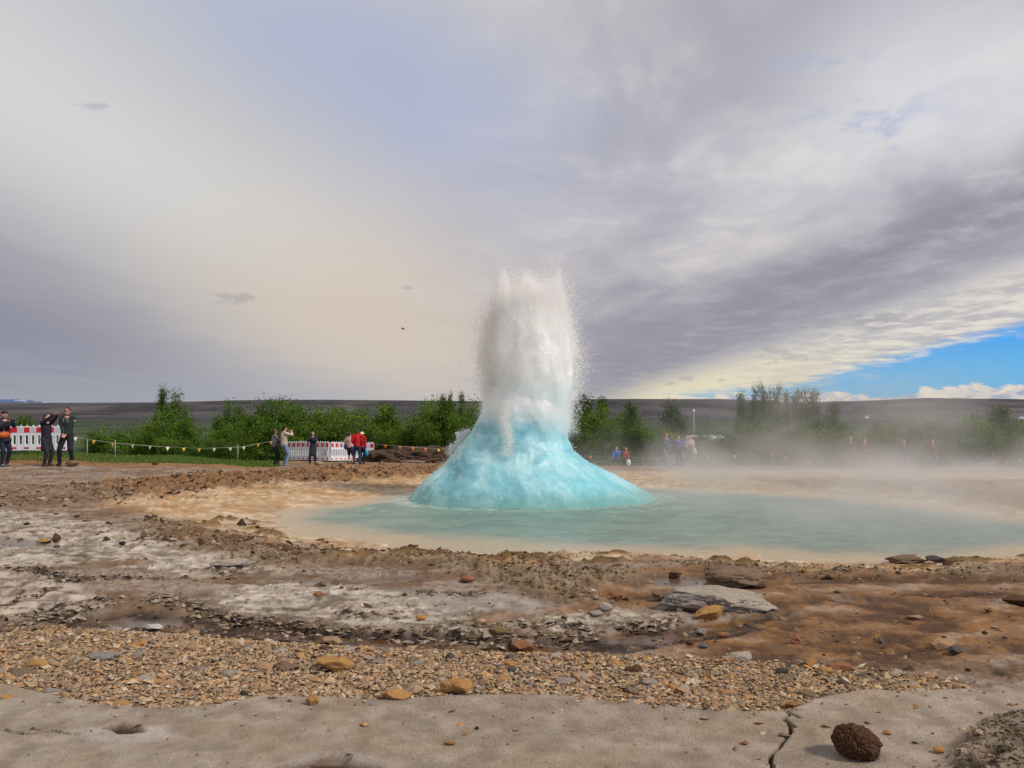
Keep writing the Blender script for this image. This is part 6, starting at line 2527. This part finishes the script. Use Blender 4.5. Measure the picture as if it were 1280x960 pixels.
def x_cords(r, c):
    M = Mesher()
    for q in (-1, 1):
        p = c['neck'] + Vector((q * .055, .078, -.03))
        M.tube([p, p + Vector((q * .005, .065, -.06)), p + Vector((q * .005, .085, -.17))], [.006, .006, .006], 5)
    link('drawstring', M.mesh('drawstring', cloth((210, 208, 200))), r)
    M = Mesher()
    ellipsoid(M, c['elb'][-1] * .35 + c['sh'][-1] * .65 + Vector((-.07, .01, 0)), (.012, .03, .03), 8, 6)
    link('badge', M.mesh('badge', cloth((220, 220, 210))), r)


def bag(r, c, col, pos, size, label, name='bag'):
    M = Mesher()
    p = Vector(pos)
    ellipsoid(M, p, size, 12, 8)
    M2 = Mesher()
    M.tube([p + Vector((0, 0, size[2] * .9)), p + Vector((.02, 0, size[2] * 1.5)), p + Vector((0, 0, size[2] * 2.0))], [.01, .01, .01], 5)
    o = link(name, M.mesh(name, cloth(col, .5)), None, label, 'bag', None, None, r.location)
    o.rotation_euler = r.rotation_euler
    o.scale = r.scale


def build_people():
    # three people at the far left
    CAMLAB.extend(['black camera held up by the person at the left picture edge'])
    person(7, 25.6, None, 1.72, 118, 'person at the left picture edge in dark jacket and hat aiming a camera', (34, 36, 48), (26, 30, 42), (30, 28, 30),
           shoes=(110, 104, 104), handL=(-.05, .33, 1.42), handR=(.08, .33, 1.42), hairstyle='beanie', elbow=(0, 0, -1), coat=.10, step=.12,
           extras=(x_camera, lambda r, c: bag(r, c, (178, 82, 34), (.10, .14, 1.0), (.20, .09, .11), 'bright orange shoulder bag on the person at the left picture edge', 'shoulder_bag')))
    CAMLAB.extend(['phone held high by the woman in the long dark coat at far left'])
    person(60, 26.0, None, 1.66, 108, 'woman in dark coat holding a phone up high, left of the man in green', (36, 30, 42), (44, 36, 44), (74, 44, 32),
           shoes=(84, 58, 46), handL=(.0, .44, 1.72), handR=(.12, .46, 1.74), hairstyle='long', coat=.36, elbow=(0, .1, -1), stance=.10, extras=(x_phone,), look=.02, headturn=0)
    person(84, 26.2, None, 1.84, 174, 'man in dark green hooded jacket with white drawstrings and sunglasses, hands folded in front', (38, 46, 38), (22, 24, 30), (64, 40, 32),
           shoes=(24, 24, 26), handL=(-.04, .17, .93), handR=(.04, .17, .93), stance=.19, elbow=(0, -.5, -.3), extras=(x_sunglasses, x_cords))
    # pair left of the barrier row
    CAMLAB.extend(['camera of the person with black hair in the cream jacket'])
    person(345.5, 36.2, 582.6, 1.62, 60, 'woman in grey brown jacket standing close behind the photographer in cream', (118, 108, 104), (40, 36, 36), (92, 62, 44),
           shoes=(60, 40, 36), handL=(-.05, .34, 1.20), handR=(.10, .34, 1.14), headturn=-40, step=.1)
    person(357, 36.0, 582.0, 1.72, 50, 'person with black hair in cream jacket lifting a camera to the eye', (186, 174, 150), (118, 136, 152), (20, 18, 18),
           shoes=(130, 134, 140), handL=(-.08, .22, 1.50), handR=(.12, .24, 1.50), elbow=(0, .2, -.3), extras=(x_camera,), stance=.07)
    CAMLAB.extend(['phone held before the face of the woman in the long dark blue coat'])
    person(391.5, 40.5, 580.0, 1.62, 182, 'woman with long black hair in a long dark blue coat before the barrier row', (40, 44, 58), (30, 28, 32), (22, 18, 18),
           handL=(-.05, .24, 1.36), handR=(.05, .24, 1.36), hairstyle='long', coat=.42, elbow=(0, 0, -1), step=.3, extras=(x_phone,))
    # three by the end of the barrier row
    person(438, 42.8, 580.0, 1.66, 20, 'person in dark blue shorts partly hidden behind the man in red', (196, 150, 132), (38, 50, 78), (48, 40, 36),
           legs_bare=True, sleeves=False, handL=(-.25, .10, 1.05), handR=(.1, .3, 1.3),
           extras=(lambda r, c: bag(r, c, (38, 92, 160), (-.26, .0, .95), (.14, .10, .17), 'blue bag at the hip of the person in shorts', 'blue_bag'),))
    person(446.5, 41.6, 580.4, 1.78, 352, 'man in red jacket seen from behind, arm round the person in the cream hat', (186, 18, 18), (52, 60, 76), (56, 48, 44),
           handL=(-.18, .12, 1.02), handR=(.40, .06, 1.20), stance=.13, elbow=(.2, -.6, -.4))
    person(453, 42.0, 580.2, 1.64, 10, 'person in red jacket and cream sun hat, right of the man in red', (170, 22, 24), (26, 28, 36), (226, 208, 168),
           hairstyle='hat', handL=(-.16, .1, 1.0), handR=(.18, .08, .84), stance=.09,
           extras=(lambda r, c: bag(r, c, (24, 150, 206), (.22, .06, .60), (.12, .07, .17), 'light blue carrier bag hanging from the hand of the person in the cream hat', 'carrier_bag'),))
    # right of the geyser, in the steam
    person(770, 46.0, 583.0, 1.62, 200, 'person crouching in the steam in a blue jacket, just right of the geyser', (40, 92, 176), (50, 50, 60), (90, 52, 40), crouch=.75, handL=(-.15, .3, .95), handR=(.15, .3, .95))
    person(783, 45.4, 583.5, 1.60, 170, 'person crouching with a red top and white bag in front, second right of the geyser', (120, 50, 40), (54, 50, 52), (140, 60, 36), crouch=.8, handL=(-.12, .3, .95), handR=(.12, .3, .95),
           extras=(lambda r, c: bag(r, c, (214, 212, 206), (.0, .36, .26), (.15, .10, .22), 'white bag in front of the crouching person in the red top', 'white_bag'),))
    person(833, 44.6, 583.0, 1.80, 150, 'tall red haired woman in dark blue coat, left of the group of three', (54, 58, 88), (104, 116, 138), (150, 66, 34),
           hairstyle='long', coat=.30, handL=(-.10, .22, 1.1), handR=(.10, .22, 1.1), step=.25, stance=.14)
    person(848, 45.2, 582.5, 1.66, 185, 'person in bright blue violet jacket in the middle of the group of three', (50, 52, 150), (44, 42, 52), (120, 66, 46), handL=(-.06, .22, 1.15), handR=(.06, .22, 1.15))
    person(862, 44.8, 583.0, 1.68, 200, 'person in checked jacket at the right of the group of three, pale bag in hand', (196, 168, 150), (60, 56, 60), (150, 84, 50),
           handL=(-.20, .2, .95), handR=(.15, .22, 1.10),
           extras=(lambda r, c: bag(r, c, (190, 186, 184), (-.28, .18, .85), (.13, .10, .20), 'pale grey bag carried by the person in the checked jacket', 'grey_bag'),
                   x_stripes))
    person(1063, 43.0, 588.0, 1.76, 176, 'man in dark jacket and white collar standing in the steam, left of a pair', (48, 42, 50), (46, 44, 50), (150, 104, 66), handL=(-.12, .2, 1.1), handR=(.12, .2, 1.1))
    person(1080, 43.0, 588.0, 1.64, 190, 'woman in dark coat with red blond hair standing in the steam, right of a pair', (52, 40, 48), (46, 44, 50), (160, 92, 58), hairstyle='long', coat=.25,
           handL=(-.10, .2, 1.1), handR=(.10, .2, 1.1))
    person(1129, 42.0, 590.0, 1.66, 195, 'dim bending figure in dark clothes in the steam right of the pair', (56, 48, 56), (50, 48, 54), (50, 40, 38), lean=.12)
    person(1165, 42.0, 590.0, 1.66, 190, 'dim figure in a brown red jacket, farthest right in the steam', (104, 56, 46), (56, 50, 54), (140, 76, 52))
    run_fuse()


def x_stripes(r, c):
    M = Mesher()
    for zz in (.06, .16, .26):
        p = c['pel'] + Vector((0, 0, zz))
        pts = [p + Vector((math.cos(t) * .172, math.sin(t) * .160, 0)) for t in np.linspace(0, 2 * math.pi, 17)]
        M.tube(pts, [.016] * 17, 5)
    link('red_check_band', M.mesh('red_check_band', cloth((150, 60, 50))), r)


build_people()


# small bird gliding left of the column
def build_bird():
    Y = 60.0
    x, z = at_depth(503, Y), zpy(Y, 411)
    r = root('bird', (x, Y, z), 'tiny dark bird flying left of the spray column', 'bird')
    M = Mesher()
    M.tube([(-.16, 0, 0), (-.05, 0, .01), (.08, 0, .01), (.17, 0, 0), (.2, 0, -.005)], [.006, .03, .034, .018, .004], 8)
    link('body', M.mesh('body', cloth((40, 38, 38))), r)
    for q in (-1, 1):
        M = Mesher()
        M.add([(.06, q * .02, .02), (-.04, q * .02, .02), (-.03, q * .16, .09), (.05, q * .17, .09), (-.05, q * .36, .06),
               (.06, q * .02, .008), (-.04, q * .02, .008), (-.03, q * .16, .082), (.05, q * .17, .082)],
              [(0, 1, 2, 3), (3, 2, 4), (5, 8, 7, 6), (8, 4, 7), (0, 3, 8, 5), (1, 6, 7, 2), (3, 4, 8), (2, 7, 4)])
        link('wing', M.mesh('wing', cloth((44, 42, 42)), False), r)


build_bird()
